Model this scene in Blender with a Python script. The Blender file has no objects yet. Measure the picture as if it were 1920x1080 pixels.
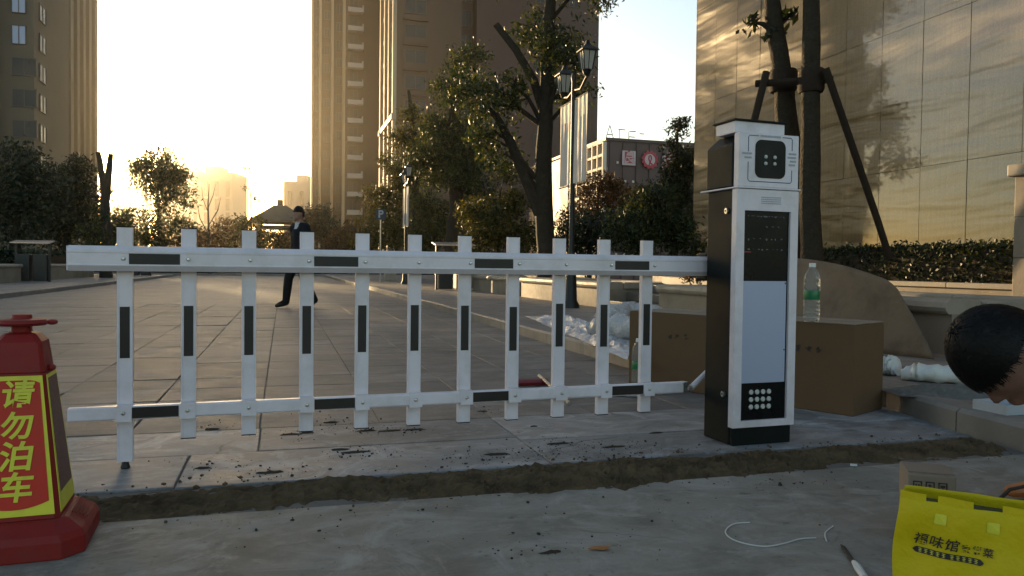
import bpy, bmesh, math, random
import numpy as np
from mathutils import Vector, Matrix, Euler
random.seed(7); RNG = np.random.default_rng(11)
scene = bpy.context.scene
COL = scene.collection

# ------------------------------------------------------------------ camera
F = 1450.0; CH = 0.755; PITCH = math.atan(40 / 1450); ROLL = 0.012
fwd = Vector((0, math.cos(PITCH), -math.sin(PITCH)))
r0 = Vector((1, 0, 0)); u0 = r0.cross(fwd)
rgt = r0 * math.cos(ROLL) + u0 * math.sin(ROLL); upv = rgt.cross(fwd)
CPOS = Vector((0, 0, CH))
cd = bpy.data.cameras.new('camera'); cam = bpy.data.objects.new('camera', cd); COL.objects.link(cam)
cd.sensor_width = 36; cd.lens = 36 * F / 1920; cd.clip_start = .05; cd.clip_end = 4000
cam.matrix_world = Matrix(((rgt.x, upv.x, -fwd.x, 0), (rgt.y, upv.y, -fwd.y, 0), (rgt.z, upv.z, -fwd.z, CH), (0, 0, 0, 1)))
scene.camera = cam
def ray(u, v): return fwd + rgt * ((u - 960) / F) - upv * ((v - 540) / F)
def G(u, v, h=0.0):                       # pixel -> point on the horizontal plane z = h
    d = ray(u, v); return CPOS + d * ((h - CH) / d.z)
def PY(u, v, y):                          # pixel -> point at depth y
    d = ray(u, v); return CPOS + d * (y / d.y)

# ------------------------------------------------------------------ sky, sun, exposure
SUN = ray(152, 296).normalized()
EL = math.asin(SUN.z); AZ = math.atan2(SUN.x, SUN.y)
w = bpy.data.worlds.new('World'); scene.world = w; w.use_nodes = True
nt = w.node_tree; nt.nodes.clear()
sky = nt.nodes.new('ShaderNodeTexSky'); sky.sky_type = 'NISHITA'; sky.sun_disc = False
sky.sun_elevation = EL; sky.sun_rotation = AZ; sky.air_density = 1.0; sky.dust_density = 1.1; sky.ozone_density = 1.0
bg = nt.nodes.new('ShaderNodeBackground'); bg.inputs[1].default_value = .15
wo = nt.nodes.new('ShaderNodeOutputWorld')
nt.links.new(sky.outputs[0], bg.inputs[0]); nt.links.new(bg.outputs[0], wo.inputs[0])
sl = bpy.data.lights.new('sun', 'SUN'); sl.energy = 5.0; sl.angle = math.radians(.6); sl.color = (1, .70, .36)
so = bpy.data.objects.new('sun', sl); COL.objects.link(so); so.rotation_euler = SUN.to_track_quat('Z', 'Y').to_euler()
so.location = (0, 0, 60)
vs = scene.view_settings; vs.view_transform = 'Standard'; vs.look = 'None'; vs.gamma = 1.0; vs.exposure = 1.2; vs.use_curve_mapping = False
scene.render.engine = 'CYCLES'; scene.cycles.use_denoising = True
scene.cycles.max_bounces = 6; scene.cycles.diffuse_bounces = 3; scene.cycles.glossy_bounces = 4
scene.cycles.transmission_bounces = 8; scene.cycles.transparent_max_bounces = 8; scene.cycles.volume_bounces = 0
scene.cycles.sample_clamp_indirect = 6

# ------------------------------------------------------------------ helpers
A = math.atan2(.284, .959); CA = math.cos(A); SA = math.sin(A)   # street frame: r across, s along
def RS(r, s, z=0.0): return Vector((CA * r - SA * s, SA * r + CA * s, z))
def toRS(p): return CA * p[0] + SA * p[1], -SA * p[0] + CA * p[1]

class MB:
    def __init__(self): self.v = []; self.f = []
    def add(self, vs, fs):
        o = len(self.v); self.v += [tuple(p) for p in vs]; self.f += [tuple(i + o for i in q) for q in fs]; return self
    def box(self, x0, x1, y0, y1, z0, z1):
        return self.add([(x0,y0,z0),(x1,y0,z0),(x1,y1,z0),(x0,y1,z0),(x0,y0,z1),(x1,y0,z1),(x1,y1,z1),(x0,y1,z1)],
                        [(0,3,2,1),(4,5,6,7),(0,1,5,4),(1,2,6,5),(2,3,7,6),(3,0,4,7)])
    def prism(self, poly, a0, a1, axis='x'):
        n = len(poly)
        def mk(p, a): return {'x': (a, p[0], p[1]), 'y': (p[0], a, p[1]), 'z': (p[0], p[1], a)}[axis]
        vs = [mk(p, a0) for p in poly] + [mk(p, a1) for p in poly]
        fs = [tuple(range(n))[::-1], tuple(range(n, 2 * n))] + [(i, (i + 1) % n, n + (i + 1) % n, n + i) for i in range(n)]
        return self.add(vs, fs)
    def rings(self, rings, cap=True, closed=True):
        n = len(rings[0]); vs = [p for r in rings for p in r]; fs = []
        for k in range(len(rings) - 1):
            for i in range(n if closed else n - 1):
                j = (i + 1) % n; fs.append((k*n+i, k*n+j, (k+1)*n+j, (k+1)*n+i))
        if cap: fs += [tuple(range(n))[::-1], tuple(range((len(rings)-1)*n, len(rings)*n))]
        return self.add(vs, fs)
    def lathe(self, prof, n=16, c=(0,0,0), cap=True):
        return self.rings([[(c[0]+r*math.cos(2*math.pi*i/n), c[1]+r*math.sin(2*math.pi*i/n), c[2]+z) for i in range(n)] for r, z in prof], cap)
    def tube(self, pts, rad, n=8, cap=True):
        pts = [Vector(p) for p in pts]
        if not hasattr(rad, '__len__'): rad = [rad] * len(pts)
        R = []; prev = None
        for k, p in enumerate(pts):
            t = (pts[min(k+1, len(pts)-1)] - pts[max(k-1, 0)]).normalized()
            if prev is None:
                a = Vector((0,0,1)) if abs(t.z) < .9 else Vector((1,0,0)); e = t.cross(a).normalized()
            else:
                e = (prev - t * prev.dot(t)).normalized()
            prev = e; b = t.cross(e)
            R.append([tuple(p + (e*math.cos(2*math.pi*i/n) + b*math.sin(2*math.pi*i/n)) * rad[k]) for i in range(n)])
        return self.rings(R, cap)
    def ball(self, c, r, nu=12, nv=8, fn=None):
        if not hasattr(r, '__len__'): r = (r, r, r)
        R = []
        for k in range(nv + 1):
            th = math.pi * (k + .02 if k == 0 else (k - .02 if k == nv else k)) / nv; ring = []
            for i in range(nu):
                ph = 2 * math.pi * i / nu
                d = (math.sin(th)*math.cos(ph), math.sin(th)*math.sin(ph), -math.cos(th)); m = fn(d) if fn else 1
                ring.append((c[0]+r[0]*d[0]*m, c[1]+r[1]*d[1]*m, c[2]+r[2]*d[2]*m))
            R.append(ring)
        return self.rings(R, True)
    def mesh(self, name):
        me = bpy.data.meshes.new(name); me.from_pydata(self.v, [], self.f); me.update()
        if len(self.f) < 30000:
            bm = bmesh.new(); bm.from_mesh(me); bmesh.ops.recalc_face_normals(bm, faces=bm.faces); bm.to_mesh(me); bm.free()
        return me
    def build(self, name, mat, parent=None, loc=None, rz=0, bevel=0, smooth=False, seg=2):
        o = bpy.data.objects.new(name, self.mesh(name)); return fin(o, mat, parent, loc, rz, bevel, smooth, seg)

def fin(o, mat, parent=None, loc=None, rz=0, bevel=0, smooth=False, seg=2):
    COL.objects.link(o)
    if mat is not None: o.data.materials.clear(); o.data.materials.append(mat)
    if parent is not None: o.parent = parent
    if loc is not None: o.location = loc
    if rz: o.rotation_euler = (0, 0, rz)
    if smooth:
        o.data.polygons.foreach_set('use_smooth', [True] * len(o.data.polygons))
        try: o.data.set_sharp_from_angle(angle=math.radians(45))
        except Exception: pass
    if bevel:
        m = o.modifiers.new('bevel', 'BEVEL'); m.width = bevel; m.segments = seg; m.limit_method = 'ANGLE'; m.angle_limit = .6
    return o
def tag(o, label=None, cat=None, group=None, kind=None):
    if label: o['label'] = label
    if cat: o['category'] = cat
    if group: o['group'] = group
    if kind: o['kind'] = kind
    return o
def thing(name, label, cat, loc=(0,0,0), rz=0, group=None):
    o = bpy.data.objects.new(name, None); COL.objects.link(o); o.location = loc; o.rotation_euler = (0,0,rz); o.empty_display_size = .2
    return tag(o, label, cat, group)
def inst(name, me, parent, loc, rz=0, scale=None, mat=None):
    o = bpy.data.objects.new(name, me); COL.objects.link(o); o.parent = parent; o.location = loc
    if rz: o.rotation_euler = (0, 0, rz)
    if scale: o.scale = scale
    return o
def mmesh(mb, name, mat):
    me = mb.mesh(name); me.materials.append(mat); return me
def quads_obj(name, V, mat, parent=None, loc=None, rz=0):      # V: (N,4,3) array of separate quads
    N = V.shape[0]; me = bpy.data.meshes.new(name)
    me.vertices.add(N*4); me.vertices.foreach_set('co', V.reshape(-1).astype(np.float32))
    me.loops.add(N*4); me.loops.foreach_set('vertex_index', np.arange(N*4, dtype=np.int32))
    me.polygons.add(N); me.polygons.foreach_set('loop_start', np.arange(0, N*4, 4, dtype=np.int32))
    me.polygons.foreach_set('loop_total', np.full(N, 4, dtype=np.int32))
    me.update(); me.validate()
    o = bpy.data.objects.new(name, me); return fin(o, mat, parent, loc, rz)
def chars(body, size, mat, parent, place, name='character', off=.0, ext=.0006, shear=0, gap=None):
    """each character one flat child mesh; place = Matrix from text plane (x right, y up) to the parent frame"""
    cu = bpy.data.curves.new('t', 'FONT'); x = 0
    for ch in body:
        cu.body = ch; cu.size = size; cu.extrude = ext; cu.offset = off; cu.shear = shear; cu.align_x = 'CENTER'; cu.align_y = 'CENTER'
        ob = bpy.data.objects.new('t', cu); COL.objects.link(ob)
        dg = bpy.context.evaluated_depsgraph_get(); dg.update()
        me = bpy.data.meshes.new_from_object(ob.evaluated_get(dg)); bpy.data.objects.remove(ob)
        me.name = name
        M4 = place(x) if callable(place) else place @ Matrix.Translation((x, 0, 0))
        me.transform(M4); o = bpy.data.objects.new(name, me); fin(o, mat, parent)
        x += gap if gap else size
    bpy.data.curves.remove(cu)

# ------------------------------------------------------------------ materials
def nodes(name):
    m = bpy.data.materials.new(name); m.use_nodes = True; t = m.node_tree; t.nodes.clear()
    out = t.nodes.new('ShaderNodeOutputMaterial'); b = t.nodes.new('ShaderNodeBsdfPrincipled'); t.links.new(b.outputs[0], out.inputs[0])
    return m, t, b, out
def N(t, ty, **kw):
    n = t.nodes.new(ty)
    for k, v in kw.items():
        if k.startswith('i_'):
            key = k[2:]; n.inputs[int(key) if key.isdigit() else key.replace('_', ' ')].default_value = v
        else: setattr(n, k, v)
    return n
def mixc(t, fac, a, b, mode='MIX'):
    n = t.nodes.new('ShaderNodeMix'); n.data_type = 'RGBA'; n.blend_type = mode
    for s, v in ((n.inputs[0], fac), (n.inputs[6], a), (n.inputs[7], b)):
        if hasattr(v, 'is_output'): t.links.new(v, s)
        else: s.default_value = v if not isinstance(v, tuple) or len(v) == 4 else (*v, 1)
    return n.outputs[2]
def ramp(t, src, stops):
    n = t.nodes.new('ShaderNodeValToRGB'); e = n.color_ramp.elements
    while len(e) > 1: e.remove(e[-1])
    for k, (p, c) in enumerate(stops):
        el = e[0] if k == 0 else e.new(p)
        el.position = p; el.color = (*c, 1) if isinstance(c, tuple) else (c, c, c, 1)
    t.links.new(src, n.inputs[0]); return n.outputs[0]
def pos(t, rot=0, sc=(1,1,1)):
    g = t.nodes.new('ShaderNodeNewGeometry'); m = t.nodes.new('ShaderNodeMapping'); m.inputs['Rotation'].default_value = (0,0,rot); m.inputs['Scale'].default_value = sc
    t.links.new(g.outputs['Position'], m.inputs[0]); return m.outputs[0]
def noise(t, vec, scale, detail=4, rough=.55, dist=0):
    n = N(t, 'ShaderNodeTexNoise'); n.inputs['Scale'].default_value = scale; n.inputs['Detail'].default_value = detail
    n.inputs['Roughness'].default_value = rough; n.inputs['Distortion'].default_value = dist; t.links.new(vec, n.inputs['Vector']); return n.outputs[0]
def bump(t, b, h, strength, dist=.01, chain=None):
    n = N(t, 'ShaderNodeBump'); n.inputs['Strength'].default_value = strength; n.inputs['Distance'].default_value = dist
    t.links.new(h, n.inputs['Height'])
    if chain is not None: t.links.new(chain, n.inputs['Normal'])
    t.links.new(n.outputs[0], b.inputs['Normal']); return n.outputs[0]
def M(name, col, rough=.6, metal=0, var=.25, scale=6, bmp=.15, bscale=60, spec=.5, dirt=None, dscale=3, damt=.5, rvar=.15, bdist=.004):
    m, t, b, out = nodes(name); p = pos(t)
    n1 = noise(t, p, scale, 5); c = mixc(t, n1, tuple(x*(1-var) for x in col), tuple(min(1, x*(1+var)) for x in col))
    if dirt:
        d = ramp(t, noise(t, p, dscale, 6, .65), [(.45, 0.0), (.7, damt)]); c = mixc(t, d, c, dirt)
    t.links.new(c, b.inputs['Base Color']); b.inputs['Metallic'].default_value = metal
    b.inputs['Specular IOR Level'].default_value = spec
    n2 = noise(t, p, scale*2.3, 4); mr = N(t, 'ShaderNodeMapRange'); mr.inputs[3].default_value = max(0, rough-rvar); mr.inputs[4].default_value = min(1, rough+rvar)
    t.links.new(n2, mr.inputs[0]); t.links.new(mr.outputs[0], b.inputs['Roughness'])
    if bmp: bump(t, b, noise(t, p, bscale, 5), bmp, bdist)
    return m
def ground_mat(name, base, stain, light, rough=.62, sc=1.0, bricks=None, cracks=False):
    m, t, b, out = nodes(name); p = pos(t, -A, (1, 1, 1))
    big = noise(t, p, .8*sc, 6, .6, .6); mid = noise(t, p, 4*sc, 6, .65); fine = noise(t, p, 55, 5, .7); grit = noise(t, p, 240, 2)
    strp = N(t, 'ShaderNodeMapping'); strp.inputs['Scale'].default_value = (1.6, 3.4, 1); t.links.new(p, strp.inputs[0])
    st = noise(t, strp.outputs[0], 1.5, 7, .66, 1.2)
    c = mixc(t, ramp(t, big, [(.35, 0.0), (.65, 1.0)]), base, stain)
    c = mixc(t, ramp(t, st, [(.47, 0.0), (.66, .85)]), c, light)
    c = mixc(t, ramp(t, mid, [(.33, .6), (.5, 0.0)]), c, tuple(x*.45 for x in stain))
    c = mixc(t, ramp(t, fine, [(.3, .35), (.5, 0.0)]), c, tuple(x*.6 for x in base))
    if cracks:
        dn = N(t, 'ShaderNodeTexNoise'); dn.inputs['Scale'].default_value = 3.0; dn.inputs['Detail'].default_value = 5; t.links.new(p, dn.inputs['Vector'])
        pv = t.nodes.new('ShaderNodeVectorMath'); pv.operation = 'MULTIPLY_ADD'; pv.inputs[1].default_value = (.35,.35,0); t.links.new(dn.outputs[1], pv.inputs[0]); t.links.new(p, pv.inputs[2])
        vo = N(t, 'ShaderNodeTexVoronoi', feature='DISTANCE_TO_EDGE'); vo.inputs['Scale'].default_value = .75; t.links.new(pv.outputs[0], vo.inputs['Vector'])
        ck = ramp(t, vo.outputs['Distance'], [(.0, .8), (.006, 0.0)]); msk = ramp(t, noise(t, p, 1.1, 3), [(.5, 0.0), (.6, 1.0)])
        c = mixc(t, mixc(t, 1.0, ck, msk, 'MULTIPLY'), c, tuple(x*.3 for x in stain))
        sp_ = ramp(t, noise(t, p, 17, 3, .6), [(.63, 0.0), (.72, .7)]); c = mixc(t, sp_, c, tuple(x*.5 for x in stain))
        pl_ = ramp(t, noise(t, p, 2.6, 8, .75, 2.0), [(.52, 0.0), (.64, .7)]); c = mixc(t, pl_, c, tuple(min(1, x*1.12) for x in light))
    oi = t.nodes.new('ShaderNodeObjectInfo'); rr = ramp(t, oi.outputs['Random'], [(0, .78), (1, 1.16)])
    if not bricks: c = mixc(t, 1.0, c, rr, 'MULTIPLY')
    h = mixc(t, .5, fine, grit)
    if bricks:
        br = N(t, 'ShaderNodeTexBrick'); br.offset = .5 if len(bricks) > 2 else 0; br.squash = 1; t.links.new(p, br.inputs['Vector'])
        br.inputs['Scale'].default_value = 1; br.inputs['Brick Width'].default_value = bricks[0]; br.inputs['Row Height'].default_value = bricks[1]
        br.inputs['Mortar Size'].default_value = .006; br.inputs['Color1'].default_value = (.8,.8,.8,1); br.inputs['Color2'].default_value = (1.12,1.12,1.12,1); br.inputs['Mortar'].default_value = (.45,.43,.4,1)
        c = mixc(t, 1.0, c, br.outputs[0], 'MULTIPLY')
    t.links.new(c, b.inputs['Base Color'])
    mr = N(t, 'ShaderNodeMapRange'); mr.inputs[3].default_value = rough-.2; mr.inputs[4].default_value = rough+.2; t.links.new(mid, mr.inputs[0]); t.links.new(mr.outputs[0], b.inputs['Roughness'])
    bn = bump(t, b, h, .5, .004); bump(t, b, mid, .3, .02, bn)
    return m
def leaf_mat(name, dark, mid, palest, trans=.35):
    m, t, b, out = nodes(name); g = t.nodes.new('ShaderNodeNewGeometry')
    c = ramp(t, g.outputs['Random Per Island'], [(0, dark), (.55, mid), (1, palest)])  # leaf tone picked at random, from darkest to palest
    t.links.new(c, b.inputs['Base Color']); b.inputs['Roughness'].default_value = .5; b.inputs['Specular IOR Level'].default_value = .35
    tr = t.nodes.new('ShaderNodeBsdfTranslucent'); c2 = mixc(t, 1.0, c, (1.3, 1.15, .5), 'MULTIPLY'); t.links.new(c2, tr.inputs[0])
    mx = t.nodes.new('ShaderNodeMixShader'); mx.inputs[0].default_value = trans; t.links.new(b.outputs[0], mx.inputs[1]); t.links.new(tr.outputs[0], mx.inputs[2]); t.links.new(mx.outputs[0], out.inputs[0])
    return m
def clear_plastic(name, tint=(.9,.95,.95)):
    m, t, b, out = nodes(name); b.inputs['Base Color'].default_value = (*tint, 1); b.inputs['Roughness'].default_value = .08
    b.inputs['Transmission Weight'].default_value = .92; b.inputs['IOR'].default_value = 1.12
    bump(t, b, noise(t, pos(t), 60, 3), .2, .003); return m
def granite_wall():
    m, t, b, out = nodes('polished_granite'); p = pos(t, -A)
    sp = noise(t, p, 38, 5, .8); big = noise(t, p, .7, 4); str_ = N(t, 'ShaderNodeMapping'); str_.inputs['Scale'].default_value = (1, 9, .7); t.links.new(p, str_.inputs[0])
    v = noise(t, str_.outputs[0], 2.2, 6, .7)
    oi = t.nodes.new('ShaderNodeObjectInfo')
    c = mixc(t, ramp(t, sp, [(.3, 0.0), (.7, 1.0)]), (.13, .080, .030), (.27, .172, .068)); c = mixc(t, ramp(t, v, [(.4, 0.0), (.75, .5)]), c, (.07, .048, .024))
    c = mixc(t, 1.0, c, ramp(t, oi.outputs['Random'], [(0, .88), (1, 1.12)]), 'MULTIPLY')
    t.links.new(c, b.inputs['Base Color']); b.inputs['Roughness'].default_value = .40; b.inputs['Specular IOR Level'].default_value = 1.0
    b.inputs['Coat Weight'].default_value = .7; b.inputs['Coat Roughness'].default_value = .035; b.inputs['Coat IOR'].default_value = 1.8
    wv = N(t, 'ShaderNodeMapping'); wv.inputs['Scale'].default_value = (.25, .22, 1.35); wv.inputs['Rotation'].default_value = (.10, 0, 0); t.links.new(p, wv.inputs[0])
    h = noise(t, wv.outputs[0], 1.1, 3, .5, .5)
    bump(t, b, h, 1.0, .16)
    b2 = N(t, 'ShaderNodeBump'); b2.inputs['Strength'].default_value = .35; b2.inputs['Distance'].default_value = .009; t.links.new(h, b2.inputs['Height']); t.links.new(b2.outputs[0], b.inputs['Coat Normal'])
    return m

MAT = dict(
 white=M('white_paint', (.70,.65,.70), .36, 0, .05, 3, .06, 90, .5, dirt=(.40,.37,.35), dscale=9, damt=.4),
 black=M('black_coat', (.006,.009,.009), .5, 0, .2, 4, .08, 120, .14, dirt=(.016,.017,.016), dscale=5, damt=.35),
 tape=M('black_tape', (.014,.012,.011), .45, 0, .3, 20, .05, 200, .4),
 glass_black=M('dark_glass', (.004,.005,.006), .3, 0, .1, 5, 0, spec=.14),
 blueink=M('blue_ink', (.05,.10,.19), .5, 0, .1, 9, 0), greyink=M('grey_ink', (.32,.36,.40), .5, 0, .25, 160, 0),
 plate=M('pale_film', (.38,.42,.56), .42, 0, .05, 2.5, .06, 8, bdist=.01),
 steel=M('galvanised_steel', (.55,.55,.54), .3, .9, .1, 20, .05, 120), screen_dim=M('screen_marks', (.14,.15,.15), .5, 0, .3, 90, 0), redmark=M('red_mark', (.35,.03,.03), .5, 0, .1, 20, 0),
 knob=M('pale_knob', (.55,.56,.52), .4, 0, .2, 60, .05),
 cone=M('cone_plastic', (.21,.016,.014), .5, 0, .2, 8, .12, 70, .22, dirt=(.13,.035,.028), dscale=9, damt=.55),
 conered=M('cone_red_film', (.48,.030,.018), .45, 0, .1, 6, .05, 60, .25, dirt=(.25,.05,.03), dscale=14, damt=.35),
 yellow=M('yellow_film', (.62,.60,.03), .45, 0, .08, 10, .04, 80, dirt=(.35,.3,.05), dscale=16, damt=.4),
 conemesh=M('cone_reflective_mesh', (.12,.05,.035), .5, 0, .6, 70, .3, 150),
 card=M('cardboard', (.135,.082,.044), .8, 0, .16, 3, .2, 30, .2, dirt=(.12,.07,.04), dscale=3, damt=.5),
 card2=M('cardboard_grey', (.22,.17,.125), .75, 0, .12, 6, .1, 40),
 cardboard_old=M('worn_cardboard', (.155,.105,.065), .8, 0, .25, 3, .4, 7, dirt=(.07,.045,.028), dscale=4, damt=.7, bdist=.02),
 ink=M('dark_ink', (.035,.025,.018), .7, 0, .3, 60, 0),
 bag=M('yellow_bag', (.56,.43,.005), .5, 0, .10, 9, .45, 9, .22, bdist=.03),
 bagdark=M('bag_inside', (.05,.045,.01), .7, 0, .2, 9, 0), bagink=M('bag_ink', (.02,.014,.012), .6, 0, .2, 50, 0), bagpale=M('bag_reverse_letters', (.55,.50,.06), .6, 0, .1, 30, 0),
 bottle=clear_plastic('clear_bottle'), label=M('green_label', (.012,.16,.06), .35, 0, .3, 40, .05), water_cap=M('white_cap', (.75,.76,.76), .4, 0, .05, 10, .05), foil=None,
 wrap=M('bubble_wrap', (.44,.42,.41), .28, 0, .2, 9, .9, 16, .6, bdist=.03), pipe=M('wrapped_pipe', (.62,.62,.58), .35, 0, .15, 6, .5, 18, bdist=.02),
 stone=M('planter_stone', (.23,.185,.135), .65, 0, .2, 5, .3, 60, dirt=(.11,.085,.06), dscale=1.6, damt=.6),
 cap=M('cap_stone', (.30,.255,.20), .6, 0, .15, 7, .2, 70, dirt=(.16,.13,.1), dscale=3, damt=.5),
 step=M('dark_step_stone', (.10,.085,.07), .5, 0, .25, 9, .2, 80), kerb=M('kerb_stone', (.19,.17,.15), .62, 0, .2, 6, .3, 80, dirt=(.09,.075,.06), dscale=2.5, damt=.6),
 soil=M('soil', (.055,.042,.03), .95, 0, .4, 12, .8, 30, .1),
 bark=M('bark', (.042,.034,.024), .9, 0, .4, 9, 1.0, 22, .15, bdist=.03), pole=M('prop_pole', (.032,.022,.015), .85, 0, .4, 12, .6, 40, .2, bdist=.01),
 iron=M('lamp_iron', (.016,.017,.016), .45, .3, .2, 9, .1, 60), lampglass=M('frosted_glass', (.42,.42,.38), .3, 0, .1, 4, 0), banner=M('banner_cloth', (.66,.58,.50), .75, 0, .1, 3, .4, 7, .2, dirt=(.4,.33,.28), dscale=3, damt=.4, bdist=.03),
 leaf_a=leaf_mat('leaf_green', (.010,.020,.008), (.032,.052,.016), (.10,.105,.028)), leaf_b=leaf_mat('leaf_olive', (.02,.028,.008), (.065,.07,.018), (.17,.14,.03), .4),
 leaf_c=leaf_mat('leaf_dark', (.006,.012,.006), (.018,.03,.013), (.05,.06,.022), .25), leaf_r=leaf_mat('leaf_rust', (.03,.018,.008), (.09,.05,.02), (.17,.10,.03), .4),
 towera=M('tower_stone_dark', (.062,.040,.028), .75, 0, .10, .12, .1, 3, .3), trim_sunlit=M('facade_trim_sunlit', (.60,.45,.28), .7, 0, .12, .3, .1, 3, .3),
 tower=M('tower_stone', (.105,.066,.046), .75, 0, .10, .12, .1, 3, .3), tower2=M('tower_stone_pink', (.10,.060,.050), .75, 0, .10, .1, .1, 3, .3), tower3=M('tower_stone_grey', (.125,.10,.07), .75, 0, .15, .1, .1, 3, .3),
 trim=M('facade_trim', (.42,.32,.22), .7, 0, .12, .3, .1, 3, .3), win=M('window_glass', (.03,.034,.036), .32, 0, .3, .4, 0, spec=.22), frame=M('window_frame', (.10,.075,.06), .6, 0, .2, 1, 0), whitewall=M('balcony_white', (.55,.50,.45), .7, 0, .1, .3, 0),
 mall=M('mall_cladding', (.10,.062,.055), .6, 0, .2, .3, .2, 2), mallwhite=M('mall_frame', (.62,.55,.45), .7, 0, .1, .4, 0), signred=M('sign_red', (.42,.03,.05), .5, 0, .15, 2, 0), signpale=M('sign_pale', (.55,.42,.42), .5, 0, .15, 2, 0),
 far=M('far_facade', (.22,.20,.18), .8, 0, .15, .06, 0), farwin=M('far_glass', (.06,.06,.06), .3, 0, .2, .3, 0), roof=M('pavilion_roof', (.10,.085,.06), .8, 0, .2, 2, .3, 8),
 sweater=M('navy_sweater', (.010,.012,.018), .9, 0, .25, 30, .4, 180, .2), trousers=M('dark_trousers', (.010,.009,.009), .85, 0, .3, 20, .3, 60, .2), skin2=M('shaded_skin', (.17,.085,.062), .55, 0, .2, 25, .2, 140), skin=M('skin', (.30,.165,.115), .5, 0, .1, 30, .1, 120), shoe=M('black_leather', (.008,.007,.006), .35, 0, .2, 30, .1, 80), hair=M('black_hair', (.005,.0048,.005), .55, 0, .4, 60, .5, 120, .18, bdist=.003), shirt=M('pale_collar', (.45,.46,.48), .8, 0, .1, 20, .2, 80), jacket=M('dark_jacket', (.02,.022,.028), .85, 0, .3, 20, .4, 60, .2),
 orange=M('orange_plastic', (.42,.13,.03), .45, 0, .15, 20, .05, 90), rubber=M('black_rubber', (.012,.012,.012), .6, 0, .2, 20, .1, 60), wire=M('white_wire', (.6,.6,.58), .4, 0, .05, 20, 0), redtool=M('red_tool', (.20,.02,.025), .4, 0, .2, 20, .1, 60), bluep=M('blue_plastic', (.03,.06,.30), .4, 0, .1, 10, 0),
 dryleaf=M('dry_leaf', (.30,.12,.03), .7, 0, .3, 60, .2, 60), binm=M('bin_dark', (.03,.03,.026), .5, .2, .3, 8, .1, 40), binlid=M('bin_lid', (.55,.42,.36), .3, .4, .1, 8, 0), signblue=M('parking_blue', (.018,.03,.055), .5, 0, .1, 5, 0), traym=M('tray', (.36,.38,.42), .5, 0, .1, 6, .1, 30), paper=M('pale_chip', (.6,.6,.58), .7, 0, .1, 30, .1, 60),
)
def foil_mat():
    m, t, b, out = nodes('silver_sheet'); p = pos(t); b.inputs['Base Color'].default_value = (.62,.62,.64,1); b.inputs['Metallic'].default_value = .55; b.inputs['Roughness'].default_value = .24
    n = N(t, 'ShaderNodeTexVoronoi'); n.inputs['Scale'].default_value = 14; t.links.new(p, n.inputs['Vector']); k = bump(t, b, n.outputs[0], .5, .02); bump(t, b, noise(t, p, 9, 5, .7, .5), .9, .05, k); return m
MAT['foil'] = foil_mat()
MAT['granite'] = granite_wall()
MAT['slab'] = ground_mat('road_slab', (.185,.158,.135), (.12,.10,.088), (.24,.215,.19), .64)
MAT['roadfar'] = ground_mat('road_paving', (.185,.158,.135), (.12,.10,.088), (.24,.215,.19), .62, bricks=(.55,.42))
MAT['bed'] = M('joint_mortar', (.135,.115,.098), .9, 0, .4, 6, .4, 60)
MAT['apron'] = ground_mat('cement_apron', (.235,.228,.222), (.155,.147,.138), (.34,.338,.345), .62, cracks=True)
MAT['forecourt'] = ground_mat('forecourt_concrete', (.275,.250,.208), (.185,.162,.124), (.35,.325,.285), .7, cracks=True)
MAT['pave'] = ground_mat('pavement_tile', (.235,.195,.165), (.175,.143,.12), (.29,.25,.215), .6, bricks=(.3,.3,1))
MAT['earth'] = ground_mat('far_ground', (.12,.11,.09), (.08,.075,.06), (.15,.14,.12), .8)

# ================================================================== THE SETTING
def sheet(name, pts, z, mat, rz=A):
    m = MB(); m.add([(p[0], p[1], z) for p in pts], [tuple(range(len(pts)))]); o = m.build(name, mat, None, (0,0,0), rz); tag(o, kind='structure'); return o
sheet('ground', [(-1500,-1500),(1500,-1500),(1500,1500),(-1500,1500)], -.07, MAT['earth'])
sheet('forecourt', [(-14,-9),(14,-9),(14,2.46),(-14,2.46)], 0, MAT['forecourt'])
# kerb lines in street coordinates
KR = [(2.98,2.2),(3.06,2.9),(3.2,3.5),(3.16,4.1),(2.85,4.7),(2.5,5.3),(2.5,6.3),(2.52,9),(2.54,14),(2.5,30),(2.45,60)]
KL = [(-5.3,-6),(-5.35,16),(-5.5,30),(-5.8,46)]
def kr(s, L=KR):
    for (a, sa), (b, sb) in zip(L, L[1:]):
        if sa <= s <= sb: return a + (b-a)*(s-sa)/(sb-sa)
    return L[0][0] if s < L[0][1] else L[-1][0]
# road
road = MB().add([(-5.9,2.4,-.0075),(3.6,2.4,-.0075),(3.6,62,-.0075),(-5.9,62,-.0075)], [(0,1,2,3)]).build('road', MAT['bed'], None, (0,0,0), A); tag(road, kind='structure')
def chamfer_slab(w, l, t=.012, c=.003, name='slab', mat=None, jag=0):
    m = MB(); b = [(0,0),(w,0),(w,l),(0,l)]; i = [(c,c),(w-c,c),(w-c,l-c),(c,l-c)]
    j = lambda: random.uniform(-jag, jag)
    m.rings([[(x,y,-t) for x,y in b], [(x+j(),y+j(),-c) for x,y in b], [(x,y,0) for x,y in i]]); return mmesh(m, name, mat)
CW, RL, S0 = .55, .42, 3.72
cells = []
for i in range(-12, 5):
    for j in range(0, 32):
        cells.append((1.0+i*CW, S0+j*RL))
def inframe(r, s):
    p = RS(r+CW/2, s+RL/2) - CPOS; d = p.dot(fwd)
    return d > .5 and -60 < 960+F*p.dot(rgt)/d < 1700 and r < kr(s+.3)+.0
cells_in = sorted([c for c in cells if inframe(*c)], key=lambda c: RS(*c).length)[:298]
slabset = set(cells_in)
variants = [chamfer_slab(CW-.0035-random.uniform(0,.002), RL-.0035-random.uniform(0,.002), name='paving_slab', mat=MAT['slab'], jag=.001) for _ in range(8)]
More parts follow.
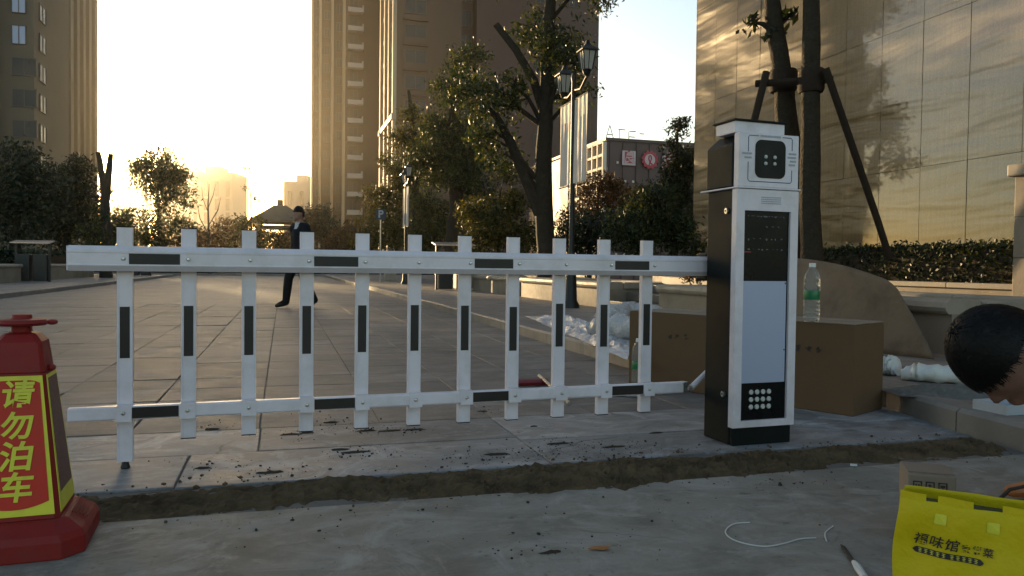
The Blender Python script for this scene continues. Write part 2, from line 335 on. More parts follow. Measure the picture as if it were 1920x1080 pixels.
for k, c in enumerate(cells_in):
    o = inst('paving_slab', variants[k % 8], road, (c[0]+.002, c[1]+.002, random.uniform(-.002, .001)))
    o.rotation_euler = (random.gauss(0,.0025), random.gauss(0,.0025), random.gauss(0,.001))
m = MB()
for c in cells:
    if c not in slabset: m.add([(c[0],c[1],-.003),(c[0]+CW,c[1],-.003),(c[0]+CW,c[1]+RL,-.003),(c[0],c[1]+RL,-.003)], [(0,1,2,3)])
sE = S0+32*RL
m.add([(-5.9,sE,-.003),(3.6,sE,-.003),(3.6,50,-.003),(-5.9,50,-.003)], [(0,1,2,3)])
m.build('road_surface', MAT['roadfar'], road)
# cement-smeared slabs under the barrier
for (ra, rb, sa, sb) in [(-6,-2.2,2.80,3.26),(-2.2,-.345,2.80,3.25),(-.345,1.0,2.79,3.26),(1.0,3.3,2.80,3.20),(-6,-1.9,3.265,3.715),(-1.9,-.09,3.255,3.712),(-.09,1.0,3.265,3.715),(1.0,3.3,3.205,3.715)]:
    me = chamfer_slab(rb-ra-.007, sb-sa-.005, .02, .003, 'concrete_slab', MAT['apron'], .002)
    inst('concrete_slab', me, road, (ra, sa, random.uniform(-.001,.001)))
# loose earth filling the cable trench
def fbm(x, y):
    return (math.sin(x*7.1+1.3*math.sin(y*9))*.5+math.sin(x*17.3+y*31+2)*.3+math.sin(x*41+y*23)*.2+math.sin(x*3.1+.7)*.4)
m = MB(); nr = 420; ns = 22; ra, rb = -4.2, 2.97; rows = []
for i in range(nr+1):
    r = ra+(rb-ra)*i/nr; e0 = 2.475+.045*fbm(r*.9, .3)+.02*fbm(r*3.1, 2)+random.gauss(0,.010); e1 = 2.80+.022*fbm(r*1.7, 4)+.014*fbm(r*4.3, 1)+random.gauss(0,.007)
    wide = .10*math.exp(-((r-1.0)/.45)**2); e0 -= wide*.8
    row = []
    for j in range(ns+1):
        q = j/ns; s = e0+(e1-e0)*q; env = (4*q*(1-q))**.6
        h = -.016+env*(.021+.008*fbm(r*2.1, s*6)+.006*fbm(r*6+3, s*13)+random.gauss(0,.0035)+.014*math.exp(-((r-1.0)/.6)**2))
        row.append((r, s, h))
    rows.append(row)
m.rings(rows, False, False)
def smear(m, r, s, L, W, H):
    m.ball((r, s, 0), (L, W, H), 14, 5, lambda d: random.uniform(.65,1.3))
def crumb(m, r, s, z, sz):
    m.ball((r, s, z+sz*.3), (sz*random.uniform(.7,1.5), sz*random.uniform(.7,1.3), sz*random.uniform(.5,.9)), 5, 3, lambda d: random.uniform(.7,1.25))
for _ in range(900):
    crumb(m, random.uniform(ra, rb), random.choice([random.gauss(2.47,.05), random.gauss(2.8,.035), random.uniform(2.5,2.78)]), random.uniform(-.004,.022), min(.012, .0015+random.expovariate(1/.002)))
dirt = m.build('loose_soil', M('trench_earth', (.105,.075,.042), .95, 0, .6, 4, 1.0, 45, .1, dirt=(.038,.027,.016), dscale=6, damt=.9, bdist=.012), None, (0,0,0), A); tag(dirt, 'brown loose earth filling the narrow trench across the driveway', None, None, 'stuff')
# crumbs of earth scattered on the cement
m = MB()
for (u, v, n, su, sv) in [(505,885,60,45,10),(620,790,45,40,8),(700,806,70,55,5),(735,808,40,40,4),(540,815,30,40,6),(660,845,45,35,8),(690,850,35,45,6),(900,855,70,60,8),(1040,830,60,40,8),(1150,838,70,50,6),(915,770,30,20,4),(1000,850,50,60,6),(400,800,30,25,6),(350,870,25,40,8),(1160,860,60,40,4),(1040,1035,40,60,8),(1100,1015,30,60,10),(950,1010,25,90,15),(1000,1035,14,20,3),(760,950,60,160,10),(560,970,50,160,12),(1250,960,40,90,15),(1480,905,40,60,6),(1700,835,40,60,6),(1230,1000,20,120,30),(700,1020,25,200,30),(330,985,30,120,12),(1350,990,15,120,30)]:
    for _ in range(int(n*(1.1 if v < 930 else .4))):
        p = G(random.gauss(u, su), max(560, random.gauss(v, sv))); r, s = toRS(p); crumb(m, r, s, 0, min(.006, .0010+random.expovariate(1/.0013)))
for (u, v, L_, W_) in [(688,808,.055,.012),(735,808,.06,.012),(778,806,.05,.010),(620,792,.03,.012),(545,815,.05,.012),(575,812,.03,.012),(505,886,.05,.016),(640,843,.04,.012),(668,848,.05,.014),(398,805,.03,.012),(1045,832,.05,.012),(1150,838,.05,.010),(905,772,.03,.010),(930,852,.05,.014),(1230,812,.03,.008),(1032,1036,.03,.01),(1000,800,.02,.008),(380,878,.03,.01)]:
    p = G(u, v); r, s = toRS(p); smear(m, r, s, L_, W_, .005)
tag(m.build('earth_crumbs', MAT['soil'], None, (0,0,0), A), 'small dark crumbs of earth scattered on the pale concrete', None, None, 'stuff')
# pavements with their kerb stones
def pavement(name, L, sign, outer, mat, z=.108):
    pts = [(r+sign*.13, s) for r, s in L]; m = MB(); n = len(pts)
    m.add([(r, s, z) for r, s in pts]+[(outer, s, z) for r, s in pts], [((i, n+i, n+i+1, i+1) if sign > 0 else (i, i+1, n+i+1, n+i))[::-1] for i in range(n-1)])
    o = m.build(name, mat, None, (0,0,0), A); tag(o, kind='structure')
    blk = MB(); c = .018
    blk.prism([(0,-.05),(.15,-.05),(.15,.11),(c*1.2,.11),(0,.11-c)], 0, 1, 'y'); me = mmesh(blk, 'kerb_stone', MAT['kerb'])
    # walk along the line
    P = [Vector((r, s)) for r, s in L]; seg = 0; cur = P[0]; k = 0
    while seg < len(P)-1 and k < 70:
        ln = .95 if k < 45 else 1.9; rem = (P[seg+1]-cur).length; end = None
        if rem <= ln: end = P[seg+1]; seg += 1
        else: end = cur+(P[seg+1]-cur).normalized()*ln
        d = end-cur; a = math.atan2(d.y, d.x)-math.pi/2; L_ = d.length
        if L_ > .05:
            o2 = inst('kerb_stone', me, o, (cur.x if sign > 0 else end.x, cur.y if sign > 0 else end.y, random.uniform(-.002,.002)), a+(0 if sign > 0 else math.pi), (1, L_-.008, 1))
        cur = end; k += 1
    return o
pavement('pavement_right', KR, 1, 12, MAT['pave'])
pavement('pavement_left', KL, -1, -40, MAT['pave'])
m = MB().box(-60,14,50.5,53,-.06,.10); tag(m.build('cross_street_kerb', MAT['kerb'], None, (0,0,0), A), kind='structure')
tag(MB().box(6.22,9.9,9.62,12.6,0,.62).build('terrace', MAT['pave'], None, (0,0,0), A), kind='structure')

# ------------------------------------------------------------------ planters, steps, pier, hedges
def planter(label, r0, r1, s0, s1, h, capw=.34, oh=.05, ct=.11, group='stone planters along the pavement', base=.108):
    t = thing('stone_planter', label, 'planter', RS(r0, s0, base), A, group); R = r1-r0; S = s1-s0
    w = MB(); th = .22
    for (a,b,c,d) in [(0,R,0,th),(0,R,S-th,S),(0,th,th+.001,S-th-.001),(R-th,R,th+.001,S-th-.001)]: w.box(a,b,c,d,-.02,h-ct)
    w.build('wall', MAT['stone'], t)
    MB().box(th+.002,R-th-.002,th+.002,S-th-.002,0,h-ct-.03).build('soil', MAT['soil'], t)
    prof = [(-oh,h-ct+.02),(-oh-.012,h-ct+.05),(-oh,h-.02),(-oh+.03,h),(capw-oh-.02,h),(capw-oh,h-.02),(capw-oh,h-ct),(-oh+.02,h-ct)]
    n = max(1, round(S/1.1)); L = S/n
    for k in range(n):
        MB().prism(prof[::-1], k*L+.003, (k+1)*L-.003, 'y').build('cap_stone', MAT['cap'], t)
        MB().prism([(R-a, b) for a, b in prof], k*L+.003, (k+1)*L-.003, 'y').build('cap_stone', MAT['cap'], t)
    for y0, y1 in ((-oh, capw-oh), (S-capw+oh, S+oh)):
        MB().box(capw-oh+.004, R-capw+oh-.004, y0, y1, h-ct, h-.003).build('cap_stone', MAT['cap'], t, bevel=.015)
    return t
planter('long stone planter with rounded cap behind the cardboard box, holding two propped trees', 4.95, 6.5, 4.75, 9.6, .43)
planter('stone planter just left of the dark steps, behind the lamp post with two banners', 4.95, 6.4, 11.4, 16.0, .42)
planter('stone planter holding the big tree with a sawn-off limb', 4.95, 6.6, 16.35, 20.4, .42)
planter('small far stone planter behind the third and fourth pickets from the cabinet side', 4.9, 6.4, 22.6, 25.5, .42)
planter('low stone planter under the hedge at the left edge, behind the litter bin', -10.5, -7.7, 20.5, 27.0, .55)
planter('farther stone planter on the left pavement, past the litter bin', -10.5, -7.8, 28.2, 37, .55)
t = thing('hedge_planter', 'low wall with a sunlit coping strip below the clipped hedge at the right', 'planter', RS(7.1, 5.95, .108), A)
MB().box(0,2.6,0,3.7,-.02,.47).build('wall', MAT['stone'], t)
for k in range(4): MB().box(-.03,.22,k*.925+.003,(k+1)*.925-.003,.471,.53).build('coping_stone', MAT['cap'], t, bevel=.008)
t = thing('stone_pier', 'square stone gate pier with a projecting cap at the right edge', 'pier', RS(6.9, 5.3, .1), A)
for k in range(4): MB().box(0,.62,0,.62,k*.4+.0015,(k+1)*.4-.003).build('stone_block', MAT['stone'], t, bevel=.008)
MB().box(.005,.615,.005,.615,0,1.6).build('core', MAT['bed'], t)
MB().box(-.05,.67,-.05,.67,1.6,1.72).build('cap', MAT['cap'], t, bevel=.015)
t = thing('stone_steps', 'dark stone steps rising between the two planters behind the barrier', 'steps', RS(4.97, 9.66, .108), A)
for k in range(4): MB().box(k*.31, 1.24, .0, 1.70, k*.128+(.001 if k else -.02), (k+1)*.128).build('step', MAT['step'], t, bevel=.012)
t = thing('terrace_wall', 'low sunlit wall on the terrace above the dark steps', 'wall', RS(8.4, 9.9, .62), A)
MB().box(0,.25,0,2.6,0,.32).build('wall', MAT['stone'], t); MB().box(-.04,.29,-.02,2.62,.321,.38).build('coping', MAT['cap'], t, bevel=.01)

# ------------------------------------------------------------------ polished granite building at the right
t = thing('granite_building', 'tall building wall of polished tan granite reflecting a tree, behind the cabinet', 'building', RS(9.9, -3.3, .05), A)
PW, PH = .9, 2.35
MB().box(.032, 9, 0, 20.7, 0, 14.4).build('wall_core', MAT['bed'], t)
pm = mmesh(MB().box(0,.03,.005,PW-.005,.004,PH-.004), 'granite_panel', MAT['granite'])
for i in range(23):
    for j in range(6):
        o = inst('granite_panel', pm, t, (0, i*PW, .05+j*PH)); o.rotation_euler = (0, random.gauss(0,.0012), random.gauss(0,.0010))
MB().box(0,9,20.705,20.74,0,14.2).build('end_facing', MAT['granite'], t)
MB().box(-.02,9.03,-.02,20.76,14.401,14.7).build('coping', MAT['cap'], t)

# ------------------------------------------------------------------ towers
def panes(tw, n, w, h, mat=None, d=.12, frame=True):
    g = mmesh(MB().box(0,w,0,.05,0,h), 'window', mat or MAT['win']); f = None
    if frame:
        fb = MB(); fb.box(-.08,0,-.05,.12,-.08,h+.08); fb.box(w,w+.08,-.05,.12,-.08,h+.08); fb.box(0,w,-.05,.12,-.08,0); fb.box(0,w,-.05,.12,h,h+.08); fb.box(w/2-.04,w/2+.04,-.05,-.002,0,h)
        f = mmesh(fb, 'frame', MAT['frame'])
    return g, f
def put(g, f, tw, loc, rz=0):
    o = inst('window', g, tw, loc, rz)
    if f: inst('frame', f, o, (0,0,0))
FLH = 3.0
# tower with balconies
t = thing('apartment_tower', 'brown high-rise whose left edge meets the bright sky, with stacked pale balconies', 'building', RS(0,0,0), A)
tw = t
for (r0, s0, nm) in ((9.7,130.7,'front_block'),(8.0,134,'step_block'),(6.2,138,'step_block'),(5.0,142,'step_block')):
    MB().box(r0, r0+12, s0, s0+ (13 if nm == 'front_block' else 12), 0, 96).build('wall_block', MAT['towera'], t)
for (r0, s0) in ((9.7,130.7),(8.0,134),(6.2,138),(5.0,142)):
    for ds in (.0, 1.5, 2.9): MB().box(r0-.28, r0-.002, s0+ds+.02, s0+ds+.55, 0, 96.2).build('pier', MAT['trim_sunlit'], t)  # brighter gold copy of the trim: sunlight on the piers put into its colour
g, f = panes(t, 0, 1.3, 1.5)
bal = mmesh(MB().box(0,2.5,-1.2,0,0,.18).box(2.32,2.5,-1.2,-.002,.18,1.15).box(0,2.3,-1.2,-1.05,.18,.75), 'balcony', MAT['whitewall'])
gs, fs = panes(t, 0, .8, 1.4)
for k in range(2, 20):
    z = k*FLH
    put(g, f, t, (10.35, 130.62, z+.9)); inst('balcony', bal, t, (10.0, 130.66, z))
    for (r0, s0) in ((8.0,134),(6.2,138),(5.0,142)): put(gs, fs, t, (r0+.5, s0-.06, z+.9))
# broad tower with the golden corner bay
t = thing('apartment_tower', 'broad brown high-rise with a golden sunlit corner bay, behind the street trees', 'building', RS(0,0,0), A)
MB().box(12.9,20.8,93.2,107,0,96).build('wall_block', MAT['tower'], t)
MB().box(20.8,22.7,95.4,107,0,96).build('recess_block', MAT['tower2'], t)
MB().box(22.7,37.9,93.2,107,0,96).build('wall_block', MAT['tower2'], t)
MB().box(37.9,40.5,97.2,107,0,96).build('wall_block', MAT['tower2'], t)
for s in (93.22, 97.2, 101.2, 105.8): MB().box(12.45,12.898,s,s+.8,0,96.1).build('pier', MAT['trim'], t)
for zc in (18.2, 48.3): MB().box(12.3,12.897,93.1,106.7,zc,zc+.7).build('cornice', MAT['trim'], t); 
MB().box(12.95,20.75,92.9,93.19,18.2,18.9).build('cornice', MAT['tower'], t)
g, f = panes(t, 0, 2.4, 1.55); g2, f2 = panes(t, 0, 1.1, 1.5); g3, f3 = panes(t, 0, 1.5, 1.9); gl, fl = panes(t, 0, 2.4, 1.6)
span = mmesh(MB().box(0,.16,0,3.15,0,.55), 'spandrel', MAT['trim']); sill = mmesh(MB().box(0,3.0,-.28,0,0,.22), 'balcony_slab', MAT['tower2']); par = mmesh(MB().box(0,3.0,-.35,-.25,.22,.95), 'parapet', MAT['tower'])
for k in range(1, 14):
    z = k*FLH
    put(g, f, t, (13.95, 93.13, z+1.0)); inst('balcony_slab', sill, t, (13.65, 93.19, z+.1))
    if k % 3 != 1: inst('parapet', par, t, (13.65, 93.19, z+.1))
    put(g3, f3, t, (20.98, 95.33, z+.8)); put(g2, f2, t, (30.3, 93.13, z+.9)); put(g2, f2, t, (34.8, 93.13, z+.9)) if k % 2 else None
    for s in (94.03, 98.02, 102.02):
        o = inst('spandrel', span, t, (12.72, s, z)); put(gl, fl, t, (12.84, s+2.8, z+.9), -math.pi/2)
# dark tower at the left edge and the hazy one behind it
t = thing('apartment_tower', 'dark high-rise cut by the left edge, with a few bright windows', 'building', RS(0,0,0), A)
MB().box(-52,-23.4,86.2,99,0,90).build('wall_block', MAT['tower3'], t)
MB().box(-30,-26.4,85.2,86.19,0,90.2).build('bay', MAT['tower3'], t)
g, f = panes(t, 0, 1.1, 1.7, MAT['plate']); g2, f2 = panes(t, 0, 2.0, 1.6); sl2 = mmesh(MB().box(0,5.2,-1.1,0,0,.2).box(0,5.2,-1.1,-1.0,.2,1.0), 'balcony', MAT['tower3'])  # pale panes for three floors: sky reflection put into the window colour
for k in range(3, 13):
    z = k*FLH
    put(*((g, f) if k in (7,8,9) else (g2, f2)), t, (-25.2, 86.12, z+.8))
    inst('balcony', sl2, t, (-36, 86.18, z)); put(g2, f2, t, (-35, 86.12, z+.8)); put(g2, f2, t, (-32.6, 86.12, z+.8)); put(g2, f2, t, (-23.34, 88, z+.8), math.pi/2)
t = thing('apartment_tower', 'hazy high-rise with a column of small lights beside the glaring sky', 'building', RS(0,0,0), A)
MB().box(-80,-48.3,202,234,0,100).build('wall_block', MAT['tower3'], t)
for s in (203, 209, 215, 221, 227.5): MB().box(-48.29,-47.5,s,s+2.2,0,100.2).build('pier', MAT['tower3'], t)
g, f = panes(t, 0, 1.6, 1.6, MAT['plate'], frame=False); g2, f2 = panes(t, 0, 2.4, 1.7)  # unlit pale panes: brightness of the small lights put into their colour
for k in range(4, 24):
    z = k*FLH; put(g, None, t, (-48.24, 206.6, z+.9), math.pi/2); put(g2, f2, t, (-52, 201.92, z+.9)); put(g2, f2, t, (-48.22, 212, z+.9), math.pi/2)
# low shopping block with red sign
t = thing('shopping_building', 'low dark commercial block with red roof-edge characters and a pale lattice side', 'building', RS(0,0,0), A)
MB().box(31.9,72,74,100,0,14.3).build('wall_block', MAT['mall'], t); MB().box(31.7,72.2,73.8,100.2,14.301,14.6).build('parapet', MAT['mall'], t)
for k in range(8): MB().box(31.5,31.898,74+k*1.45,74.28+k*1.45,2,14.2).build('lattice_bar', MAT['mallwhite'], t)
for k in range(10): MB().box(31.52,31.897,74.3,84.4,2+k*1.34,2.26+k*1.34).build('lattice_rail', MAT['mallwhite'], t)
for k in range(6):
    for q in range(3): MB().box(33.0+q*.9,33.22+q*.9,73.9,73.998,2.5+k*1.9,2.72+k*1.9).build('facade_light', MAT['mallwhite'], t)
for k in range(26): MB().box(32.2+k*1.5,32.28+k*1.5,73.86,73.999,0,14.2).build('cladding_rib', MAT['mall'], t)
FX = Matrix(((1,0,0,0),(0,0,-1,0),(0,1,0,0),(0,0,0,1)))      # text plane -> facing -s
for ch, rr, zz in (('良', 34.3, 12.6), ('品', 38.9, 12.35)):
    MB().box(rr-.75, rr+.75, 73.72, 73.80, zz-.75, zz+.75).build('sign_panel', MAT['signpale'], t)
    chars(ch, 1.35, MAT['signred'], t, Matrix.Translation((rr, 73.70, zz)) @ FX, 'sign_character', .03, .02)
gear = MB(); no = 48
def gpt(i, k): 
    a = 2*math.pi*i/no; R = (.98 if (i//2) % 2 else .84) if k else .62
    return (36.7+R*math.cos(a), 12.55+R*math.sin(a))
for i in range(no):
    q = [gpt(i,0), gpt(i,1), gpt(i+1,1), gpt(i+1,0)]; gear.prism(q, 73.70, 73.78, 'y')
gear.build('gear_emblem', MAT['signred'], t)
MB().prism([(36.7+.6*math.cos(2*math.pi*i/24), 12.55+.6*math.sin(2*math.pi*i/24)) for i in range(24)], 73.73, 73.79, 'y').build('emblem_disc', MAT['signpale'], t)
MB().tube([(36.7+x, 73.70, 12.55+z) for x, z in [(-.12,-.62),(-.02,-.3),(.16,.05),(.14,.35),(0,.44),(-.14,.33),(-.14,.02),(.02,-.3),(.3,-.5)]], .055, 6).build('emblem_loop', MAT['signred'], t)
rs_ = MB()
for (a, b, c, d) in [(32.6,15,33.1,16.6),(33.6,15,33.1,16.6),(32.8,15.6,33.4,15.6),(34.2,15,34.2,16.2),(34.0,16.2,34.9,16.2),(35.3,15,35.3,16.1),(35.3,16.1,36.1,16.1),(35.3,15.5,36.0,15.5),(36.4,15.1,37.0,15.1),(36.5,15.9,37.1,15.9)]: rs_.tube([(a,76,b-.3),(c,76,d-.3)], .06, 5)
for x in (33,34.2,35.3,36.7): rs_.tube([(x,76,14.5),(x,76,15)], .05, 5)
rs_.build('roof_sign_frame', MAT['steel'], t)
KS = .625                     # stands 50 m away: a low two-storey block that the low sun still reaches
for ch_ in t.children: ch_.data.transform(Matrix.Scale(KS, 4)); ch_.data.transform(Matrix.Translation((-31.9*KS, -74*KS, 0)))
t.location = RS(31.9*KS, 74*KS)
# hazy far buildings
def far_block(label, u0, u1, vtop, y, dep=18):
    a = PY(u0, vtop, y); b = PY(u1, vtop, y); W = b.x-a.x
    t = thing('far_building', label, 'building', (a.x, y, 0), 0, 'hazy buildings far down the street')
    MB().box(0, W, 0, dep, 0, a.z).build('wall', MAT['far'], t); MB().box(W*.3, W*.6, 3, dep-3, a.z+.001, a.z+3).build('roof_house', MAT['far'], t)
    nw = max(3, int(W/4)); me = mmesh(MB().box(0,1.7,0,.1,0,a.z-6), 'window_strip', MAT['farwin'])
    for k in range(nw): inst('window_strip', me, t, (W*(k+.5)/nw-.85, -.12, 2))
    fl = mmesh(MB().box(0,W,0,.25,0,.9), 'floor_band', MAT['far'])
    for k in range(int((a.z-8)/6)): inst('floor_band', fl, t, (0, -.27, 5+6*k))
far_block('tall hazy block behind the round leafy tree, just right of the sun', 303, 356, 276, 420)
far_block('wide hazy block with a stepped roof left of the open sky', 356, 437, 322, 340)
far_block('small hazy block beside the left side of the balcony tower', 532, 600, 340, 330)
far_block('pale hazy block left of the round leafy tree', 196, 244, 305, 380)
# pavilion
p = PY(525, 480, 66); t = thing('garden_pavilion', 'small open pavilion with a low hipped roof at the end of the road', 'pavilion', (p.x, p.y, 0), A)
hp = MB(); hp.rings([[(-2.3,-2.3,4.2),(2.3,-2.3,4.2),(2.3,2.3,4.2),(-2.3,2.3,4.2)],[(-2.3,-2.3,4.4),(2.3,-2.3,4.4),(2.3,2.3,4.4),(-2.3,2.3,4.4)],[(-.5,-.5,5.7),(.5,-.5,5.7),(.5,.5,5.7),(-.5,.5,5.7)]]); ro = hp.build('roof', MAT['roof'], t)
MB().box(-.25,.25,-.25,.25,5.701,6.2).build('finial', MAT['roof'], ro)
for sx in (-1,1):
    for sy in (-1,1): MB().box(sx*1.7-.17,sx*1.7+.17,sy*1.7-.17,sy*1.7+.17,-.05,4.19).build('column', MAT['trim'], t)
MB().box(-1.8,1.8,-1.8,1.8,3.7,3.95).build('beam', MAT['roof'], t)

# ------------------------------------------------------------------ trees, shrubs, hedges
def leafcloud(blobs, n, size, flat=.35):
    vol = np.array([b[1][0]*b[1][1]*b[1][2] for b in blobs])**.75; cnt = np.maximum(20, (n*vol/vol.sum())).astype(int); out = []
    for (c, R), k in zip(blobs, cnt):
        nc = max(4, int(k/26)); d = RNG.normal(size=(nc,3)); d /= np.linalg.norm(d, axis=1)[:,None]
        cl = np.array(c)+d*np.array(R)*(RNG.uniform(.1,1,nc)**.45)[:,None]
        idx = RNG.integers(0, nc, k); sg = np.mean(R)*.17+size*.6
        ctr = cl[idx]+RNG.normal(size=(k,3))*sg*np.array([1,1,.75])
        a = RNG.normal(size=(k,3)); a[:,2] -= .35; a /= np.linalg.norm(a, axis=1)[:,None]
        b = np.cross(a, RNG.normal(size=(k,3))+np.array([0,0,.8])); b /= np.linalg.norm(b, axis=1)[:,None]
        L = (size*RNG.uniform(.6,1.3,k))[:,None]; a *= L; b *= L*flat; nrm = np.cross(a, b); nrm /= np.linalg.norm(nrm,axis=1)[:,None]
        out.append(np.stack([ctr-a, ctr+b+nrm*L*.12, ctr+a, ctr-b+nrm*L*.12], 1))
    return np.concatenate(out)
def tree(name, label, base, path, rad, limbs, blobs, n, size, mat, cat='tree', group=None, twigs=True, nseg=9):
    base = Vector(base); t = thing(name, label, cat, base, 0, group)
    L = lambda p: Vector(p)-base
    m = MB(); P = [L(p) for p in path]
    if P:
        Q = []; RR = []
        for k in range(len(P)-1):
            for q in range(3):
                f_ = q/3; Q.append(P[k].lerp(P[k+1], f_)+Vector((random.gauss(0,1),random.gauss(0,1),0))*rad[k]*.08); RR.append((rad[k]+(rad[k+1]-rad[k])*f_)*random.uniform(.95,1.06))
        Q.append(P[-1]); RR.append(rad[-1]); m.tube(Q, RR, nseg)
    for lp, lr in limbs: m.tube([L(p) for p in lp], lr, 7)
    B = [(tuple(L(c)), (R if hasattr(R,'__len__') else (R,R,R*.85))) for c, R in blobs]
    if P and twigs:
        for c, R in B:
            cv = Vector(c); s_ = min(P, key=lambda p: (p-cv).length+(0 if p.z < cv.z else 1.5)); mid = s_.lerp(cv, .55)+Vector((0,0,.12*(cv-s_).length))
            if (cv-s_).length > .15: m.tube([s_, mid, cv], [max(.02, rad[-1]*.6), max(.015, rad[-1]*.4), .012], 6)
            for _ in range(5):
                d = Vector((random.gauss(0,1),random.gauss(0,1),random.gauss(.2,.8))).normalized(); e = cv+Vector((d.x*R[0],d.y*R[1],d.z*R[2]))*.8; m.tube([cv, cv.lerp(e,.5)+Vector((0,0,.05)), e], [.016,.011,.006], 4)
    if m.v: m.build('trunk', MAT['bark'], t, smooth=True)
    if n: quads_obj('crown', leafcloud(B, n, size), mat, t)
    return t
def px(y): return y/F          # metres per pixel at depth y
def grown(label, u, y, vbase, path, r0, r1, blobs, n, size, mat, limbs=(), name='street_tree', z0=.45, **kw):
    b = PY(u, vbase, y); b.z = z0; w_ = px(y)
    pts = [b]+[PY(a, c, y) for a, c in path]; k = len(pts); rad = [r0+(r1-r0)*i/(k-1) for i in range(k)]
    bl = [(PY(a, c, y+(dy if len(q) else 0)), R*w_) for a, c, R, dy, *q in [(*x, 0, 1) if len(x) == 3 else (*x, 1) for x in blobs]]
    lm = [([PY(a, c, y) for a, c in lp], lr) for lp, lr in limbs]
    return tree(name, label, b, pts, rad, lm, bl, n, size, mat, **kw)
GT = 'trees along the right pavement'
tp = RS(5.75, 7.4)
def depth_at(u, r):       # depth where the pixel column u crosses the street line r
    k = (u-960)/F; return r/(CA*k+SA)
y1, y2 = depth_at(1478, 5.75), depth_at(1520, 5.72)
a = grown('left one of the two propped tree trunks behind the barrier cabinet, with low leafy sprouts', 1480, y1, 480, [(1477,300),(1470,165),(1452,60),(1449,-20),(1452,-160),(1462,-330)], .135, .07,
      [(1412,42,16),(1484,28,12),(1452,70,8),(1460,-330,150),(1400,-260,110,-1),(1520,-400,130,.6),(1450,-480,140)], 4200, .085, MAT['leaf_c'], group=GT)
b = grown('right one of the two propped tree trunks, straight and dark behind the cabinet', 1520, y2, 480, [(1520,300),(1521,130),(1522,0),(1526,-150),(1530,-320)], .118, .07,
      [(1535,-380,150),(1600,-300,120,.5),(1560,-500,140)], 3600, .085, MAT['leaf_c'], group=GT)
t = thing('tree_prop', 'wooden pole frame propping the two tree trunks beside the granite wall', 'tree prop', PY(1520, 480, y2+.05), 0); b0 = t.location.copy(); t.location.z = .45; b0.z = .45
for nm, pts in (('crossbar', [PY(1417,157,y1-.16), PY(1562,149,y2-.14)]), ('crossbar', [PY(1440,150,y1+.2), PY(1540,140,y2+.2)]), ('prop_pole', [PY(1548,128,y2-.22), PY(1600,280,y2-.1), PY(1646,415,y2+.1), PY(1668,484,y2+.15)]), ('prop_pole', [PY(1437,135,y1-.26), PY(1417,215,y1-.3), PY(1390,320,y1-.2), PY(1352,484,y1-.1)]), ('prop_pole', [PY(1478,140,y1+.24), PY(1500,300,y1+.6), PY(1510,470,y1+.7)])):
    MB().tube([p_-b0 for p_ in pts], .042, 8).build(nm, MAT['pole'], t, smooth=True)
for u_, yy, rr in ((1468, y1, .155), (1521, y2, .14)):
    c = PY(u_, 152, yy)-b0; MB().lathe([(rr*.93,-.13),(rr*1.03,-.1),(rr*1.05,.1),(rr*.95,.13)], 12, c).build('burlap_wrap', MAT['pole'], t, smooth=True)
y3 = depth_at(1025, 5.75)
grown('big street tree with a sawn-off bare limb pointing up left, behind the banner lamp', 1025, y3, 500, [(1022,440),(1019,350),(1021,240),(1027,130),(1031,40),(1034,-60),(1030,-160)], .235, .10,
      [(1040,85,62),(1085,185,38),(1000,55,40,.6),(1060,120,45,-.6),(925,195,55),(880,165,48,.5),(965,160,34,-.5),(945,290,42,.3),(905,250,42,-.3),(1030,-110,110),(960,-60,60,.4),(1110,-30,60,.3)], 13000, .068, MAT['leaf_a'],
      limbs=[([(1021,215),(1000,150),(968,95),(930,46)], [.11,.10,.085,.075]), ([(1014,400),(985,330),(958,270),(935,225),(905,190)], [.17,.14,.11,.08,.04]), ([(955,262),(930,250),(905,252)], [.05,.04,.03]), ([(1027,190),(1055,175),(1085,180)], [.06,.05,.03])], group=GT)
y4 = depth_at(850, 6.2)
grown('double-trunked dark tree behind the fourth and fifth pickets from the cabinet', 848, y4, 500, [(850,440),(855,380),(848,310),(846,240),(850,170),(856,110)], .33, .10,
      [(835,275,50),(895,295,48,.6),(818,235,36,.4),(880,115,38),(850,165,42,-.5),(790,300,36,.3),(905,360,34,.6),(860,240,45,.4),(825,320,44,.5),(870,330,44,-.5)], 14000, .085, MAT['leaf_a'],
      limbs=[([(860,440),(872,340),(885,270),(893,230)], [.22,.17,.10,.05]), ([(846,300),(828,255),(815,215)], [.12,.08,.05])], group=GT)
y5 = depth_at(779, 6.0)
grown('slim tree with pale leaves behind the lamp with the glowing banner', 779, y5, 500, [(780,420),(778,340),(777,270),(772,215),(766,170)], .24, .07,
      [(758,258,32),(797,295,36,.5),(775,215,24),(742,310,30,-.5),(803,245,24),(770,330,34)], 5200, .10, MAT['leaf_b'], limbs=[([(777,300),(755,262),(748,240)], [.1,.06,.03])], group=GT)
def shrub(label, u, v0, y, blobs, n, size, mat, z0=.4, grp='shrubs behind the planters'):
    return grown(label, u, y, 490, [(u, (v0+480)/2), (u+3, v0+20)], .07, .03, blobs, n, size, mat, name='shrub', z0=z0, cat='shrub', group=grp)
shrub('large olive shrub around the blue parking sign', 715, 360, 37, [(715,420,48),(690,455,34),(742,375,36,.6),(745,445,38),(760,340,24),(705,370,26)], 7000, .10, MAT['leaf_b'])
shrub('dense olive shrub between the double-trunked tree and the big tree', 935, 340, 24, [(930,420,52),(965,380,36,.4),(905,450,44,-.4),(985,450,38),(890,400,36,.5),(950,330,26,.4)], 8500, .075, MAT['leaf_b'])
shrub('olive shrub right behind the double-trunked tree', 820, 380, 33, [(820,430,46),(800,385,34),(850,400,36,.6),(790,455,36)], 5200, .09, MAT['leaf_b'])
